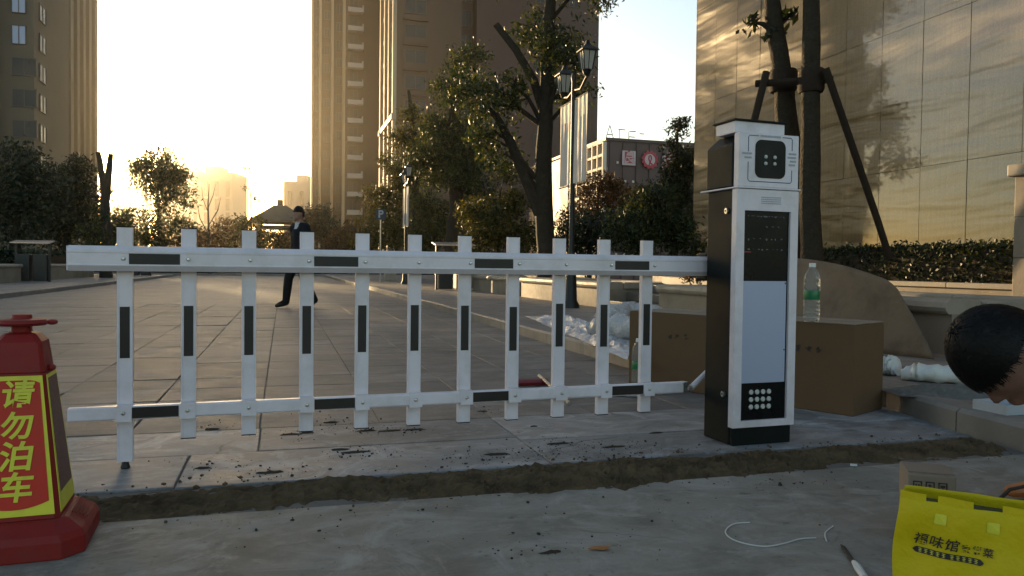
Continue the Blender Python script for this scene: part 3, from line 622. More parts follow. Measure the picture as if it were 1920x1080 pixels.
shrub('rusty brown shrub below the lattice side of the shopping block', 1120, 330, 26, [(1115,370,42),(1150,350,34),(1095,420,44,-.4),(1185,385,38)], 5200, .075, MAT['leaf_r'], z0=.3)
shrub('dark low shrub to the right of the banner lamp post', 1105, 400, 19, [(1100,440,48),(1150,430,50,.5),(1065,450,38)], 5200, .06, MAT['leaf_c'], z0=.3)
shrub('dark green shrub left of the barrier cabinet, in front of the shopping block', 1215, 360, 17.6, [(1215,430,58),(1180,440,46),(1250,420,48,.3),(1235,370,38),(1200,380,34,.4),(1285,450,40)], 8500, .055, MAT['leaf_a'], z0=.3)
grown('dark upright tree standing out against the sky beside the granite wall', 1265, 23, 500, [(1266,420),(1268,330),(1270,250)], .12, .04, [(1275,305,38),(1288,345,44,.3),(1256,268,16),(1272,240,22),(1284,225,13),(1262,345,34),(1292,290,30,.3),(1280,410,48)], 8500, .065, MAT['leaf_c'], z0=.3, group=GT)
GL = 'trees on the left and at the end of the road'
grown('round leafy tree backlit by the low sun, left of the far blocks', 300, 60, 490, [(300,440),(298,390),(294,340)], .25, .1, [(285,325,42),(322,375,40),(262,308,24),(338,330,24),(300,300,30),(305,425,46),(345,435,32),(310,345,40),(290,455,40)], 10000, .17, MAT['leaf_a'], z0=0, group=GL)
grown('bare forked trunk just right of the hazy left tower', 199, 31.5, 500, [(199,430),(197,370),(190,320),(184,285)], .24, .09, [(232,420,26,2),(215,440,22,2),(192,400,16),(180,440,30)], 1500, .10, MAT['leaf_a'], limbs=[([(197,375),(203,330),(208,288)], [.2,.13,.1]), ([(198,372),(214,355)], [.07,.03])], z0=.1, group=GL)
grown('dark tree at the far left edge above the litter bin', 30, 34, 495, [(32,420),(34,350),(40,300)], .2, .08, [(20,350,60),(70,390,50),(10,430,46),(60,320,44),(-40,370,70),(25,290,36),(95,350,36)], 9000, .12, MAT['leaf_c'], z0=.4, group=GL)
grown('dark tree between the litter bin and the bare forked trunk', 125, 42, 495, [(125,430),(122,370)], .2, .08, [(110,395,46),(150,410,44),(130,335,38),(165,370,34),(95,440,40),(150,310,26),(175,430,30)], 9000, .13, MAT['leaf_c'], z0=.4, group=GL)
grown('small shrubby tree just right of the bare forked trunk', 228, 46, 495, [(228,450),(226,410)], .08, .04, [(225,405,26),(240,440,26),(215,440,24)], 2200, .11, MAT['leaf_a'], z0=.1, group=GL)
grown('leafless sapling in front of the wide hazy block', 392, 55, 495, [(391,430),(390,385),(392,345)], .10, .02, [], 0, .1, MAT['leaf_a'], limbs=[([(391,440),(375,410),(368,375)], [.04,.03,.012]), ([(390,425),(408,395),(414,370)], [.04,.03,.012]), ([(391,400),(381,375),(378,350)], [.03,.02,.01]), ([(390,390),(400,365),(404,345)], [.03,.02,.01]), ([(391,450),(415,425),(425,410)], [.03,.02,.01])], z0=0, group=GL)
grown('thin tree with a few leaves against the open sky', 470, 58, 495, [(471,420),(470,370),(467,315)], .07, .02, [(466,318,9),(480,345,7),(462,350,7),(478,375,9)], 160, .11, MAT['leaf_b'], limbs=[([(470,390),(482,360),(490,330)], [.03,.02,.01])], z0=0, group=GL)
GS = 'shrubs at the end of the road'
shrub('low tawny bush beneath the leafless sapling', 375, 420, 57, [(375,450,26),(400,455,26),(425,430,24),(350,460,24)], 3200, .14, MAT['leaf_r'], 0, GS)
shrub('sunlit bush between the leafless sapling and the pavilion', 455, 410, 59, [(455,430,26),(475,415,18),(440,450,28),(490,450,26)], 3200, .14, MAT['leaf_b'], 0, GS)
shrub('wide tawny bush filling the space behind the pavilion', 525, 440, 74, [(515,455,26),(545,450,26),(530,470,28),(490,465,24),(560,440,22),(500,440,18)], 4200, .17, MAT['leaf_r'], 0, GS)
shrub('dark round bush beside the walking man, in front of the balcony tower', 595, 380, 62, [(595,412,34),(575,430,28),(612,435,28)], 4800, .15, MAT['leaf_c'], 0, GS)
shrub('brown bush at the foot of the balcony tower', 640, 430, 55, [(640,450,30),(665,440,28),(620,465,24),(655,470,28)], 3600, .14, MAT['leaf_r'], 0, GS)
def hedge(label, r0, r1, s0, s1, z0, z1, n, size, mat, name='clipped_hedge'):
    t = thing(name, label, 'hedge', RS(r0, s0, z0), A, 'clipped hedges'); R, S, Z = r1-r0, s1-s0, z1-z0; k = size*1.3
    MB().box(k,R-k,k,S-k,0,Z-k).build('inner_twigs', MAT['soil'], t)
    u = RNG.uniform(size=(n,3)); face = RNG.integers(0, 4, n)
    c = u*np.array([R,S,Z]); c[face == 0, 0] = RNG.normal(.04,.035,(face == 0).sum()); c[face == 1, 2] = Z+RNG.normal(-.03,.035,(face == 1).sum()); c[face == 2, 1] = RNG.normal(.04,.035,(face == 2).sum()); c[face == 3, 2] = Z+RNG.normal(-.05,.05,(face == 3).sum())
    a = RNG.normal(size=(n,3)); a[:,2] += .4; a /= np.linalg.norm(a,axis=1)[:,None]; b = np.cross(a, RNG.normal(size=(n,3))); b /= np.linalg.norm(b,axis=1)[:,None]
    L = (size*RNG.uniform(.6,1.3,n))[:,None]; a *= L; b *= L*.45
    quads_obj('foliage', np.stack([c-a, c+b, c+a, c-b], 1), mat, t)
hedge('clipped dark hedge with sunlit leaf tips below the granite wall', 7.35, 8.8, 6.1, 9.55, .57, 1.06, 15000, .030, MAT['leaf_c'])
hedge('low hedge above the planter at the left edge', -10.1, -8.1, 20.9, 26.6, .5, .98, 6000, .055, MAT['leaf_c'])
hedge('long low hedge across the end of the road', -24, 14, 54.5, 56, 0, 1.35, 16000, .13, MAT['leaf_c'])
hedge('farther low hedge on the left pavement', -10.1, -8.2, 28.6, 36.6, .5, 1.1, 6000, .07, MAT['leaf_c'])
# small reddish sprig at the cap of the long planter
tree('sprig', 'small reddish sprig hanging over the planter corner left of the cabinet', PY(1308, 532, 10.9), [PY(1308,532,10.9), PY(1303,512,10.9)], [.012,.006], [], [(PY(1305,520,10.9), .13)], 130, .045, MAT['leaf_r'], cat='plant')

# ------------------------------------------------------------------ street lamps, bins, signs
def lamp(label, loc, hs=1.0, lit_banner=True):
    t = thing('street_lamp', label, 'street lamp', loc, A, 'lantern lamps on the right pavement')
    MB().lathe([(.14,-.02),(.14,.05),(.10,.12),(.085,.5),(.06,.62),(.045,.7),(.04,2.2),(.035,3.6),(.045,3.66),(.03,3.74)], 14).build('pole', MAT['iron'], t, smooth=True)
    MB().tube([(0,-.55,3.56),(0,-.3,3.42),(0,0,3.46),(0,.25,3.40),(0,.45,3.44)], .02, 7).build('bracket', MAT['iron'], t, smooth=True)
    for dy, dz in ((-.55,.12),(.45,-.02)):
        z = 3.45+dz; c = (0, dy, z); k_ = .72
        l = MB().lathe([(.025,0),(.05,.02),(.07,.07),(.078,.085)], 8, c).build('lantern', MAT['iron'], t)
        sq = lambda r, z_: [(r*x, dy+r*y, z_) for x, y in ((-1,-1),(1,-1),(1,1),(-1,1))]
        MB().rings([sq(.085*k_,z+.13*k_), sq(.135*k_,z+.5*k_)]).build('glass', MAT['lampglass'], l)
        fr = MB()
        for x, y in ((-1,-1),(1,-1),(1,1),(-1,1)): fr.tube([(x*.09*k_,dy+y*.09*k_,z+.12*k_),(x*.142*k_,dy+y*.142*k_,z+.51*k_)], .011, 5)
        for x, y in ((0,-1),(1,0),(0,1),(-1,0)): fr.tube([(x*.09*k_,dy+y*.09*k_,z+.13*k_),(x*.14*k_,dy+y*.14*k_,z+.5*k_)], .006, 4)
        fr.build('lantern_frame', MAT['iron'], l)
        MB().rings([sq(.175*k_,z+.505*k_), sq(.175*k_,z+.53*k_), sq(.06*k_,z+.64*k_), sq(.025*k_,z+.74*k_)]).build('lantern_roof', MAT['iron'], l)
    for sg in (-1, 1):
        a0, a1 = (.07, .60) if sg > 0 else (-.60, -.07); n = 14; th = .012
        top = [( .02*math.sin(k*1.3+sg)+.012*math.sin(k*2.9), a0+(a1-a0)*k/n) for k in range(n+1)]
        rg = []
        for z in (1.98, 2.3, 2.65, 3.0, 3.3):
            f_ = 1-.75*((z-1.98)/1.32); rg.append([(x*f_, y, z) for x, y in top]+[(x*f_+th*.4, y, z) for x, y in top[::-1]])
        MB().rings(rg).build('banner', MAT['banner'], t, smooth=True)
        for z in (1.96, 3.31): MB().tube([(0,sg*.03,z),(0,sg*.62,z)], .012, 6).build('banner_rod', MAT['iron'], t)
    return t
lamp('black twin-lantern lamp post carrying two long pale banners', G(1070, 577, .108))
p2 = RS(4.1, 26.5, .108); k2 = PY(760, 500, p2.y); lamp('farther lantern post with a bright sunlit banner, beside the slim tree', (k2.x, k2.y, .108))
def bin_(label, loc, rz=A):
    t = thing('litter_bin', label, 'litter bin', loc, rz, 'dark litter bins')
    MB().box(-.42,-.05,-.2,.2,.02,.86).build('container', MAT['binm'], t, bevel=.02); MB().box(.05,.42,-.2,.2,.02,.86).build('container', MAT['binm'], t, bevel=.02)
    for x in (-.46,.46): MB().box(x-.03,x+.03,-.04,.04,0,1.18).build('post', MAT['binm'], t)
    MB().prism([(-.3,1.19),(.3,1.27),(.3,1.30),(-.3,1.22)], -.55, .55, 'x').build('lid', MAT['binlid'], t)
    return t
bin_('dark twin litter bin with a bright lid on the left pavement', G(62, 528, .108))
bin_('litter bin with a pinkish lid beside the planter, behind the right part of the rail', RS(4.45, 20.7, .108))
bin_('small distant litter bin on the left pavement behind the first picket', G(263, 517, .108))
t = thing('parking_sign', 'small blue parking sign on a post in front of the olive shrub', 'sign', G(713, 530, .1), A*.3); z = PY(713, 407, t.location.y).z
MB().tube([(0,.02,0),(0,.02,z+.2)], .025, 8).build('post', MAT['steel'], t); MB().box(-.19,.19,-.02,-.008,z-.2,z+.2).build('plate', MAT['signblue'], t)
chars('P', .38, MAT['greyink'], t, Matrix.Translation((0, -.022, z)) @ FX, 'letter', .012, .002)
t = thing('sign_post', 'thin pale post with a small plate by the bare forked trunk', 'post', G(208, 520, .1), 0); z = PY(208, 370, t.location.y).z
MB().tube([(0,0,0),(-.06,0,z*.5),(-.1,0,z)], .05, 8).build('post', MAT['steel'], t); zp = PY(203, 413, t.location.y).z; MB().box(-.36,-.12,-.03,.0,zp-.28,zp+.28).build('plate', MAT['far'], t)
t = thing('stone_bollard', 'short sunlit stone bollard on the far right pavement', 'bollard', G(731, 527, .108), A); MB().rings([[(x*.22,y*.22,z) for x,y in ((-1,-1),(1,-1),(1,1),(-1,1))] for z in (0,.42)]).build('block', MAT['cap'], t, bevel=.03); MB().box(-.24,.24,-.24,.24,.421,.48).build('cap', MAT['cap'], t, bevel=.02)

# ================================================================== FOREGROUND THINGS
# ------------------------------------------------------------------ barrier cabinet
TH = .335
cc = G(1375, 838); cab = thing('barrier_cabinet', 'black and white barrier gate cabinet with plate-reading camera head and blank screen', 'barrier cabinet', (cc.x, cc.y, 0), TH)
W_, D_ = .305, .27
def hexp(x0, x1, y0, y1, c): return [(x0+.0,y0),(x1,y0),(x1,y1-c),(x1-c,y1),(x0+c,y1),(x0,y1-c)]
MB().prism(hexp(0,W_,.035,D_,.045), 0, 1.098, 'z').build('body', MAT['black'], cab, bevel=.006)
MB().box(.004,W_-.004,.012,.034,0,.085).build('plinth', MAT['black'], cab, bevel=.003)
fp = MB(); fp.box(-.006,.034,0,.034,.079,1.096); fp.box(W_-.036,W_+.004,0,.034,.079,1.096); fp.box(.034,W_-.036,0,.034,.079,.108); fp.box(.034,W_-.036,0,.034,1.006,1.096)
fp.build('front_frame', MAT['white'], cab)
MB().box(.034,W_-.036,.012,.034,.108,1.006).build('black_panel', MAT['glass_black'], cab)
MB().box(.036,W_-.038,.0105,.0118,.715,1.003).build('display', MAT['glass_black'], cab)
pl = MB().box(.038,W_-.046,.006,.0118,.268,.706).build('blank_sheet', MAT['plate'], cab, bevel=.001)
for x, z in ((W_-.052,.697),(W_-.052,.408)): MB().prism([(x+.003*math.cos(a), z+.003*math.sin(a)) for a in [i*math.pi/4 for i in range(8)]], .0045, .006, 'y').build('screw', MAT['black'], pl)
# speaker buttons, three rows of four
kb = MB(); kb.lathe([(.011,0),(.011,.003),(.008,.006),(.0075,.0045),(.001,.0045)], 12); km = mmesh(kb, 'round_button', MAT['knob'])
for i in range(4):
    for j in range(3):
        o = inst('round_button', km, cab, (.092+i*.0305, .0119, .228-j*.032)); o.rotation_euler = (math.pi/2, 0, 0)
# dim characters on the display: unreadable smears
for row, (z, n, h) in enumerate([(.982, 13, .006),(.938, 3, .006),(.885, 7, .012),(.840, 8, .008)]):
    dm = MB()
    for i in range(n):
        x = .05+(W_-.11)*(i+.5)/n+random.uniform(-.004,.004)
        if row == 1: x = .15+i*.03
        for q in range(2):
            xx = x+random.uniform(-.004,.004); dm.box(xx, xx+random.uniform(.002,.008), .0098, .0104, z+random.uniform(-h,h)*.5, z+random.uniform(.0015,.004))
    dm.build('display_marks', MAT['screen_dim'], cab)
MB().box(.042,.075,.0098,.0104,.828,.832).build('display_marks', MAT['redmark'], cab)
# name strip above the display, illegible fine print
npm = MB()
for r_ in range(4):
    x = .115
    while x < .215:
        w0 = random.uniform(.004,.014); npm.box(x, min(.217,x+w0), -.0008, 0, 1.036+r_*.0085, 1.036+r_*.0085+.0045); x += w0+.0016
npm.build('name_strip', MAT['greyink'], cab)
MB().box(-.010,W_+.010,-.006,D_+.004,1.0985,1.1055).build('collar_plate', MAT['white'], cab, bevel=.002)
# camera head
hp_ = MB(); hp_.rings([[(0,.045,1.107),(W_*.96,.045,1.107),(W_*.96,D_-.03,1.107),(.0,D_-.03,1.107)], [(0,.045,1.29),(W_*.96,.045,1.29),(W_*.96,D_-.03,1.29),(0,D_-.03,1.29)], [(.035,.06,1.335),(W_*.9,.06,1.335),(W_*.9,D_-.07,1.335),(.035,D_-.07,1.335)]])
hp_.build('head_housing', MAT['black'], cab, bevel=.006)
MB().box(.004,W_+.004,.004,.043,1.1062,1.336).build('head_front', MAT['white'], cab, bevel=.004)
MB().box(-.002,.252,.03,D_-.10,1.336,1.386).build('head_top', MAT['white'], cab, bevel=.003)
MB().box(-.012,.256,.018,D_-.085,1.3865,1.394).build('rain_cover', MAT['black'], cab, bevel=.002)
def rrect(x0, x1, z0, z1, r, n=5):
    P = []
    for cx, cz, a0 in ((x1-r,z1-r,0),(x0+r,z1-r,90),(x0+r,z0+r,180),(x1-r,z0+r,270)):
        for k in range(n+1): a_ = math.radians(a0+90*k/n); P.append((cx+r*math.cos(a_), cz+r*math.sin(a_)))
    return P
MB().prism(rrect(.083,.237,1.146,1.308,.03), .001, .0038, 'y').build('camera_window', MAT['glass_black'], cab)
led = mmesh(MB().lathe([(.008,0),(.008,.004),(.005,.007),(.001,.008)], 10), 'led_lamp', MAT['knob'])
for x in (.134,.180):
    for z in (1.208,1.236):
        o = inst('led_lamp', led, cab, (x, .0008, z)); o.rotation_euler = (math.pi/2,0,0)
for seg_ in ([(.10,1.324),(.055,1.324),(.048,1.317),(.048,1.255)], [(.048,1.212),(.048,1.137),(.055,1.130),(.265,1.130),(.272,1.137),(.272,1.185)], [(.272,1.270),(.272,1.317),(.265,1.324),(.222,1.324)]):
    MB().tube([(x, .0035, z) for x, z in seg_], .0018, 5).build('blue_line', MAT['blueink'], cab)
for (x0, x1, z0, rows) in ((.108,.212,1.320,1),(.018,.066,1.243,1),(.030,.066,1.226,1),(.256,.294,1.252,1),(.250,.292,1.236,1),(.262,.292,1.220,1),(.256,.288,1.204,1)):
    x = x0; hm = MB()
    while x < x1: w0 = random.uniform(.003,.009); hm.box(x, min(x+w0,x1), .0026, .0039, z0, z0+.008); x += w0+.0022
    tag(hm.build('fine_print', MAT['greyink'], cab), kind='stuff')
for z in (1.006, .215):
    lk = MB().prism([(.075+.011*math.cos(i*math.pi/6), z+.013*math.sin(i*math.pi/6)) for i in range(12)], -.010, .0, 'x').build('lock', MAT['steel'], cab); MB().box(-.0115,-.0098,.070,.080,z-.003,z+.003).build('key_slot', MAT['black'], lk)

# ------------------------------------------------------------------ barrier boom (fence arm)
P0 = G(235, 878); boom = thing('barrier_fence', 'white picket barrier arm with black stripes across the driveway', 'barrier', (P0.x, P0.y, 0), TH)
SP = .2135; XR = SP*10+.30; yb = -.008      # pickets behind, rails in front
pro = [(-.058,.742),(-.058,.7455),(-.0565,.7465),(-.0565,.7865),(-.058,.7875),(-.058,.796),(-.040,.812),(.0,.812),(.006,.800),(.006,.735),(.0,.722),(-.040,.722)]
top = MB().prism([(y+yb-.006, z) for y, z in pro], -.172, XR, 'x').build('upper_rail', MAT['white'], boom, bevel=.003)
MB().box(-.1755,-.1723,-.066,-.010,.724,.810).build('end_cap', MAT['white'], top)
low = MB().prism([(-.040+yb,.192),(-.035+yb,.186),(-.012+yb,.186),(-.006+yb,.190),(-.006+yb,.232),(-.012+yb,.236),(-.036+yb,.236),(-.040+yb,.232)][::-1], -.178, SP*10+.175, 'x').build('lower_rail', MAT['white'], boom, bevel=.002)
for k in (0, 3, 6, 9):
    MB().box(k*SP+.022,(k+1)*SP-.024,yb-.0640,yb-.0627,.7475,.7855).build('black_stripe', MAT['tape'], top)
    MB().box(k*SP+.028,(k+1)*SP-.030,yb-.0412,yb-.0402,.191,.231).build('black_stripe', MAT['tape'], low)
pk = [(-.026,-.013),(-.0215,-.013),(-.0205,-.0112),(.0205,-.0112),(.0215,-.013),(.026,-.013),(.026,.014),(-.026,.014)]
pmesh = mmesh(MB().prism(pk, .102, .880, 'z'), 'picket', MAT['white']); pmesh0 = mmesh(MB().prism(pk, .026, .880, 'z'), 'picket', MAT['white'])
cm = mmesh(MB().box(-.0265,.0265,-.0135,.0145,.0985,.1018), 'end_plug', MAT['black'])
cm0 = mmesh(MB().box(-.0265,.0265,-.0135,.0145,.8802,.8835), 'end_plug', MAT['black'])
stm = mmesh(MB().box(-.0165,.0165,-.0128,-.0113,.405,.592), 'black_stripe', MAT['tape'])
tab = mmesh(MB().box(-.027,.027,-.0505,-.0485,.181,.2385).box(-.027,.027,-.0485,-.014,.2365,.2385), 'clamp_plate', MAT['white'])
bolt = mmesh(MB().lathe([(.0075,0),(.0075,.003),(.005,.0055),(.001,.006)], 8), 'bolt', MAT['steel'])
for k in range(11):
    o = inst('picket', pmesh0 if k == 0 else pmesh, boom, (k*SP, 0, 0)); o.rotation_euler = (0, random.gauss(0,.002), random.gauss(0,.006))
    inst('black_stripe', stm, o, (0,0,random.gauss(0,.004))); inst('end_plug', cm0, o, (0,0,0)); inst('end_plug', cm, o, (0,0,0)) if k else None
    inst('clamp_plate', tab, boom, (k*SP, 0, random.gauss(0,.0008)))
    for z, y in ((.767, yb-.0626), (.211, -.0506)):
        o = inst('bolt', bolt, boom, (k*SP+(.004 if z > .5 else 0), y, z)); o.rotation_euler = (math.pi/2,0,0)
MB().lathe([(.014,0),(.017,.004),(.012,.02),(.012,.027)], 12).build('rubber_foot', MAT['rubber'], boom)
hx = SP*10+.175
MB().box(hx-.004,hx+.028,yb-.044,yb-.004,.188,.236).build('hinge', MAT['steel'], boom, bevel=.003)
MB().tube([(hx+.05,yb-.024,.205),(hx+.24,yb-.024,.36)], .014, 8).build('link_arm', MAT['white'], boom); MB().tube([(hx+.02,yb-.04,.207),(hx+.055,yb-.024,.207)], .012, 8).build('hinge_pin', MAT['steel'], boom)
MB().box(XR-.02,XR+.16,-.058,.03,.70,.83).build('arm_clamp', MAT['black'], boom, bevel=.01)

# ------------------------------------------------------------------ traffic cone
cn = thing('traffic_cone', 'square dark red traffic cone with a yellow-edged no-parking panel at the left edge', 'traffic cone', (-1.300, 2.05, 0), math.radians(20)); cn.scale = (1, 1, .985)
def octo(h, c, z): return [(h-c,-h,z),(h,-h+c,z),(h,h-c,z),(h-c,h,z),(-h+c,h,z),(-h,h-c,z),(-h,-h+c,z),(-h+c,-h,z)]
MB().rings([octo(.166,.048,0),octo(.166,.048,.045),octo(.157,.046,.062),octo(.122,.03,.088),octo(.114,.02,.092)]).build('base', MAT['cone'], cn, bevel=.004)
rb_ = MB()
for k in range(5): rb_.tube([(.125+k*.008,-.05+k*.004,.0900-k*.0048),(.125+k*.008,.05-k*.004,.0900-k*.0048)], .0022, 5)
rb_.build('grip_ribs', MAT['cone'], cn)
HB, HT, ZB, ZT = .106, .066, .094, .47
body = MB(); body.rings([octo(HB,.014,.0925),octo(HT,.010,ZT)]); body.build('body', MAT['cone'], cn)
MB().rings([octo(.064,.010,ZT),octo(.062,.010,.49),octo(.055,.010,.55),octo(.038,.010,.572),octo(.022,.008,.575),octo(.022,.008,.592)]).build('neck', MAT['cone'], cn, bevel=.003)
MB().lathe([(.020,.590),(.056,.593),(.062,.600),(.056,.609),(.024,.612),(.022,.622),(.004,.624)], 20).build('carry_ring', MAT['cone'], cn, smooth=True); MB().ball((.07,0,.601), (.014,.012,.008), 8, 6).build('ring_lug', MAT['cone'], cn); MB().ball((.069,-.01,.478), (.012,.012,.010), 8, 6).build('ring_lug', MAT['cone'], cn)
sl_ = (HB-HT)/(ZT-.0925)
def conept(x, q, off):           # q: 0 bottom .. 1 top on the front face; x in half widths
    z = .0925+(ZT-.0925)*q; h = HB-(HB-HT)*q; return (x*h, -h-off, z)
def panel(x0, x1, q0, q1, off, mat, name, arc=0, arct=0):
    m_ = MB(); n = 10; a_ = []; b_ = []
    for i in range(n+1):
        x = x0+(x1-x0)*i/n; bow = arc*(1-(2*i/n-1)**2); a_.append(conept(x, q0-bow, off)); b_.append(conept(x, q1-arct*(abs(2*i/n-1)**6), off))
    back = lambda P: [(p[0], p[1]+.0015, p[2]) for p in P]
    m_.rings([a_+b_[::-1], back(a_+b_[::-1])]); return m_.build(name, mat, cn)
panel(-.90,.90,.03,.985,.0018,MAT['yellow'],'yellow_border'); panel(-.80,.80,.125,.955,.0032,MAT['conered'],'red_panel',.05,.02)
sd = MB(); z0_, z1_ = .03, .985
for s_ in (1, -1):
    f_ = lambda y, q: (s_*(HB-(HB-HT)*q+.0016), y*(HB-(HB-HT)*q), .0925+(ZT-.0925)*q)
    b_ = lambda y, q: (s_*(HB-(HB-HT)*q+.0002), y*(HB-(HB-HT)*q), .0925+(ZT-.0925)*q)
    MB().rings([[f_(-.88,.03),f_(.88,.03),f_(.88,.985),f_(-.88,.985)],[b_(-.88,.03),b_(.88,.03),b_(.88,.985),b_(-.88,.985)]]).build('side_film', MAT['yellow'], cn)
    f2 = lambda y, q: (f_(y,q)[0]+s_*.0014, *f_(y,q)[1:])
    MB().rings([[f2(-.72,.16),f2(.72,.16),f2(.72,.96),f2(-.72,.96)],[f_(-.72,.16),f_(.72,.16),f_(.72,.96),f_(-.72,.96)]]).build('side_mesh_film', MAT['conemesh'], cn)
tilt = math.atan(sl_)
for ch, q, sz in (('请',.850,.074),('勿',.635,.074),('泊',.425,.080),('车',.215,.080)):
    x_, y_, z_ = conept(0, q, .0055)
    chars(ch, sz, MAT['yellow'], cn, Matrix.Translation((x_+.004, y_, z_)) @ Matrix.Rotation(-tilt, 4, 'X') @ FX, 'character', .0018, .0006, .12)

# ------------------------------------------------------------------ boxes, bottles, bag
bl = G(1178, 718); bf = G(1600, 782); dv = (bf-bl); LEN = dv.length; ang = math.atan2(dv.y, dv.x)
bx = thing('cardboard_box', 'long brown cardboard carton on the ground behind the cabinet, bottle on top', 'box', bl, ang)
BW, BH = .36, .478
m = MB(); nn = 14
MB().box(0,LEN,0,BW,0,BH-.004).build('carton', MAT['card'], bx, bevel=.006)
for y0, y1 in ((.0,BW/2-.003),(BW/2+.003,BW)): 
    fl_ = MB(); q0 = .001
    fl_.add([(.002,y0,BH-.003),(LEN-.002,y0,BH-.003),(LEN-.002,y1,BH-.001),(.002,y1,BH-.001),(.002,y0,BH+.001),(LEN-.002,y0,BH+.001),(LEN-.002,y1,BH+.004),(.002,y1,BH+.004)], [(0,3,2,1),(4,5,6,7),(0,1,5,4),(1,2,6,5),(2,3,7,6),(3,0,4,7)]); fl_.build('top_flap', MAT['card2'], bx)
MB().box(.05,LEN-.05,BW/2-.028,BW/2+.028,BH+.0045,BH+.0055).build('tape', MAT['card2'], bx)
for x0 in (.30, 1.15):                       # two rows of printed characters, worn to blots
    for k in range(3):
        im = MB()
        for q in range(7): a_, b__ = random.uniform(0,.03), random.uniform(0,.03); im.box(x0+k*.06+a_, x0+k*.06+a_+random.uniform(.006,.02), -.001, -.0002, .315+b__, .315+b__+random.uniform(.003,.012))
        im.build('print_mark', MAT['ink'], bx)
def bottle(label, loc):
    t = thing('water_bottle', label, 'bottle', loc, random.random()*3, 'plastic water bottles')
    pr = [(.034,0),(.040,.006),(.042,.02)]
    for k in range(4): pr += [(.042,.025+k*.022),(.0385,.031+k*.022),(.042,.040+k*.022)]
    pr += [(.040,.115),(.040,.17),(.043,.176),(.0425,.2),(.041,.215),(.0425,.22),(.038,.245),(.028,.268),(.018,.284),(.0145,.29),(.0145,.297)]
    MB().lathe(pr, 24).build('bottle_body', MAT['bottle'], t, smooth=True)
    MB().lathe([(.0408,.118),(.0412,.119),(.0412,.166),(.0408,.167)], 24, cap=False).build('label_band', MAT['label'], t, smooth=True)
    MB().lathe([(.0168,.289),(.0172,.29),(.0172,.308),(.016,.31),(.002,.3105)], 16).build('cap', MAT['water_cap'], t); MB().lathe([(.019,.281),(.0195,.283),(.019,.286)],16,cap=False).build('neck_ring', MAT['bottle'], t)
    return t
pb = G(1521, 603, BH+.0045); bottle('clear water bottle with a green label standing on top of the carton', pb)
pb2 = G(1196, 726); bottle('clear water bottle on the ground in front of the carton, seen between the last pickets', pb2)
sb = thing('small_carton', 'small grey-brown carton with printed handling symbols behind the yellow bag', 'box', (1.095, 2.11, 0), math.radians(-18))
MB().box(0,.118,0,.15,0,.2).build('carton', MAT['card2'], sb, bevel=.004); MB().box(.002,.116,.02,.13,.2005,.203).build('top_flap', MAT['card2'], sb)
for k in range(3):
    fr = MB(); x = .012+k*.031; z = .158
    for a_ in ((x,x+.022,z,z+.003),(x,x+.022,z+.021,z+.024),(x,x+.003,z,z+.024),(x+.019,x+.022,z,z+.024)): fr.box(a_[0],a_[1],-.0012,-.0002,a_[2],a_[3])
    if k == 0: fr.box(x+.006,x+.009,-.0012,-.0002,z+.005,z+.016); fr.box(x+.013,x+.016,-.0012,-.0002,z+.005,z+.016)
    elif k == 1: fr.box(x+.009,x+.012,-.0012,-.0002,z+.005,z+.018); fr.box(x+.006,x+.016,-.0012,-.0002,z+.012,z+.015)
    else: fr.box(x+.005,x+.017,-.0012,-.0002,z+.010,z+.017); fr.box(x+.010,x+.012,-.0012,-.0002,z+.005,z+.010)
    fr.build('handling_symbol', MAT['ink'], sb)
# yellow carrier bag
bagL = Vector((.83, 1.64, 0)); bagR = Vector((1.10, 1.47, 0)); bd = bagR-bagL; BA = math.atan2(bd.y, bd.x); BL = .36
bag = thing('carrier_bag', 'bright yellow carrier bag with dark Chinese lettering, standing open in the lower right corner', 'bag', bagL, BA)
def bagpt(a, b, side):          # a 0..1 along, b 0..1 height
    z = b*.275; bul = .020*math.sin(math.pi*a)**.6*math.sin(math.pi*(.1+.8*(1-b)))+.006*math.sin(a*9+b*5)*(1-b*.8)+.004*math.sin(a*23-b*7)+.004*math.sin(a*3-b*13)
    x = a*BL+(.004*math.sin(b*8)*(1-a))-(.010*(1-a/.3)*(1-b) if a < .3 else 0); y = (-bul if side < 0 else .11-.02*b*0+bul*.6)
    return Vector((x, y, z))
NA, NB = 80, 30
rows = []
for j in range(NB+1):
    b_ = j/NB; fr_ = [bagpt(i/NA, b_, -1) for i in range(NA+1)]; bk = [bagpt(i/NA, b_, 1) for i in range(NA+1)][::-1]
    rows.append([tuple(p) for p in fr_+bk])
m = MB(); m.rings(rows, False); n_ = len(rows[0]); m.f.append(tuple(range(n_))[::-1])
o = m.build('bag_body', MAT['bag'], bag, smooth=True); sm = o.modifiers.new('solid', 'SOLIDIFY'); sm.thickness = .0012; sm.offset = -1
# cut-out hand holes: dark gaps shown as the inside of the bag between raised rim tabs
for (a0, a1) in ((.0,.14),(.20,.38),(.52,.97)):
    rm = MB(); k_ = 8; rr_ = []
    for i in range(k_+1):
        a_ = a0+(a1-a0)*i/k_; p = bagpt(a_, 1, -1); rr_.append((p.x, p.y))
    rm.rings([[(x,y,.2735) for x,y in rr_]+[(x,y+.0015,.2735) for x,y in rr_[::-1]], [(x,y+.002,.288) for x,y in rr_]+[(x,y+.0035,.288) for x,y in rr_[::-1]]]); rm.build('rim_tab', MAT['bag'], bag)
ins = MB().box(.02,BL-.02,.012,.10,.14,.255).build('bag_dark_fill', MAT['bagdark'], bag)  # dark block filling the bag behind the gaps between the tabs
def onbag(me, a0, b0, lift=.0036):
    for v in me.vertices:
        p = bagpt(a0+v.co.x/BL, b0+v.co.y/.275, -1); v.co = (p.x, p.y-lift-v.co.z, p.z)
    return me
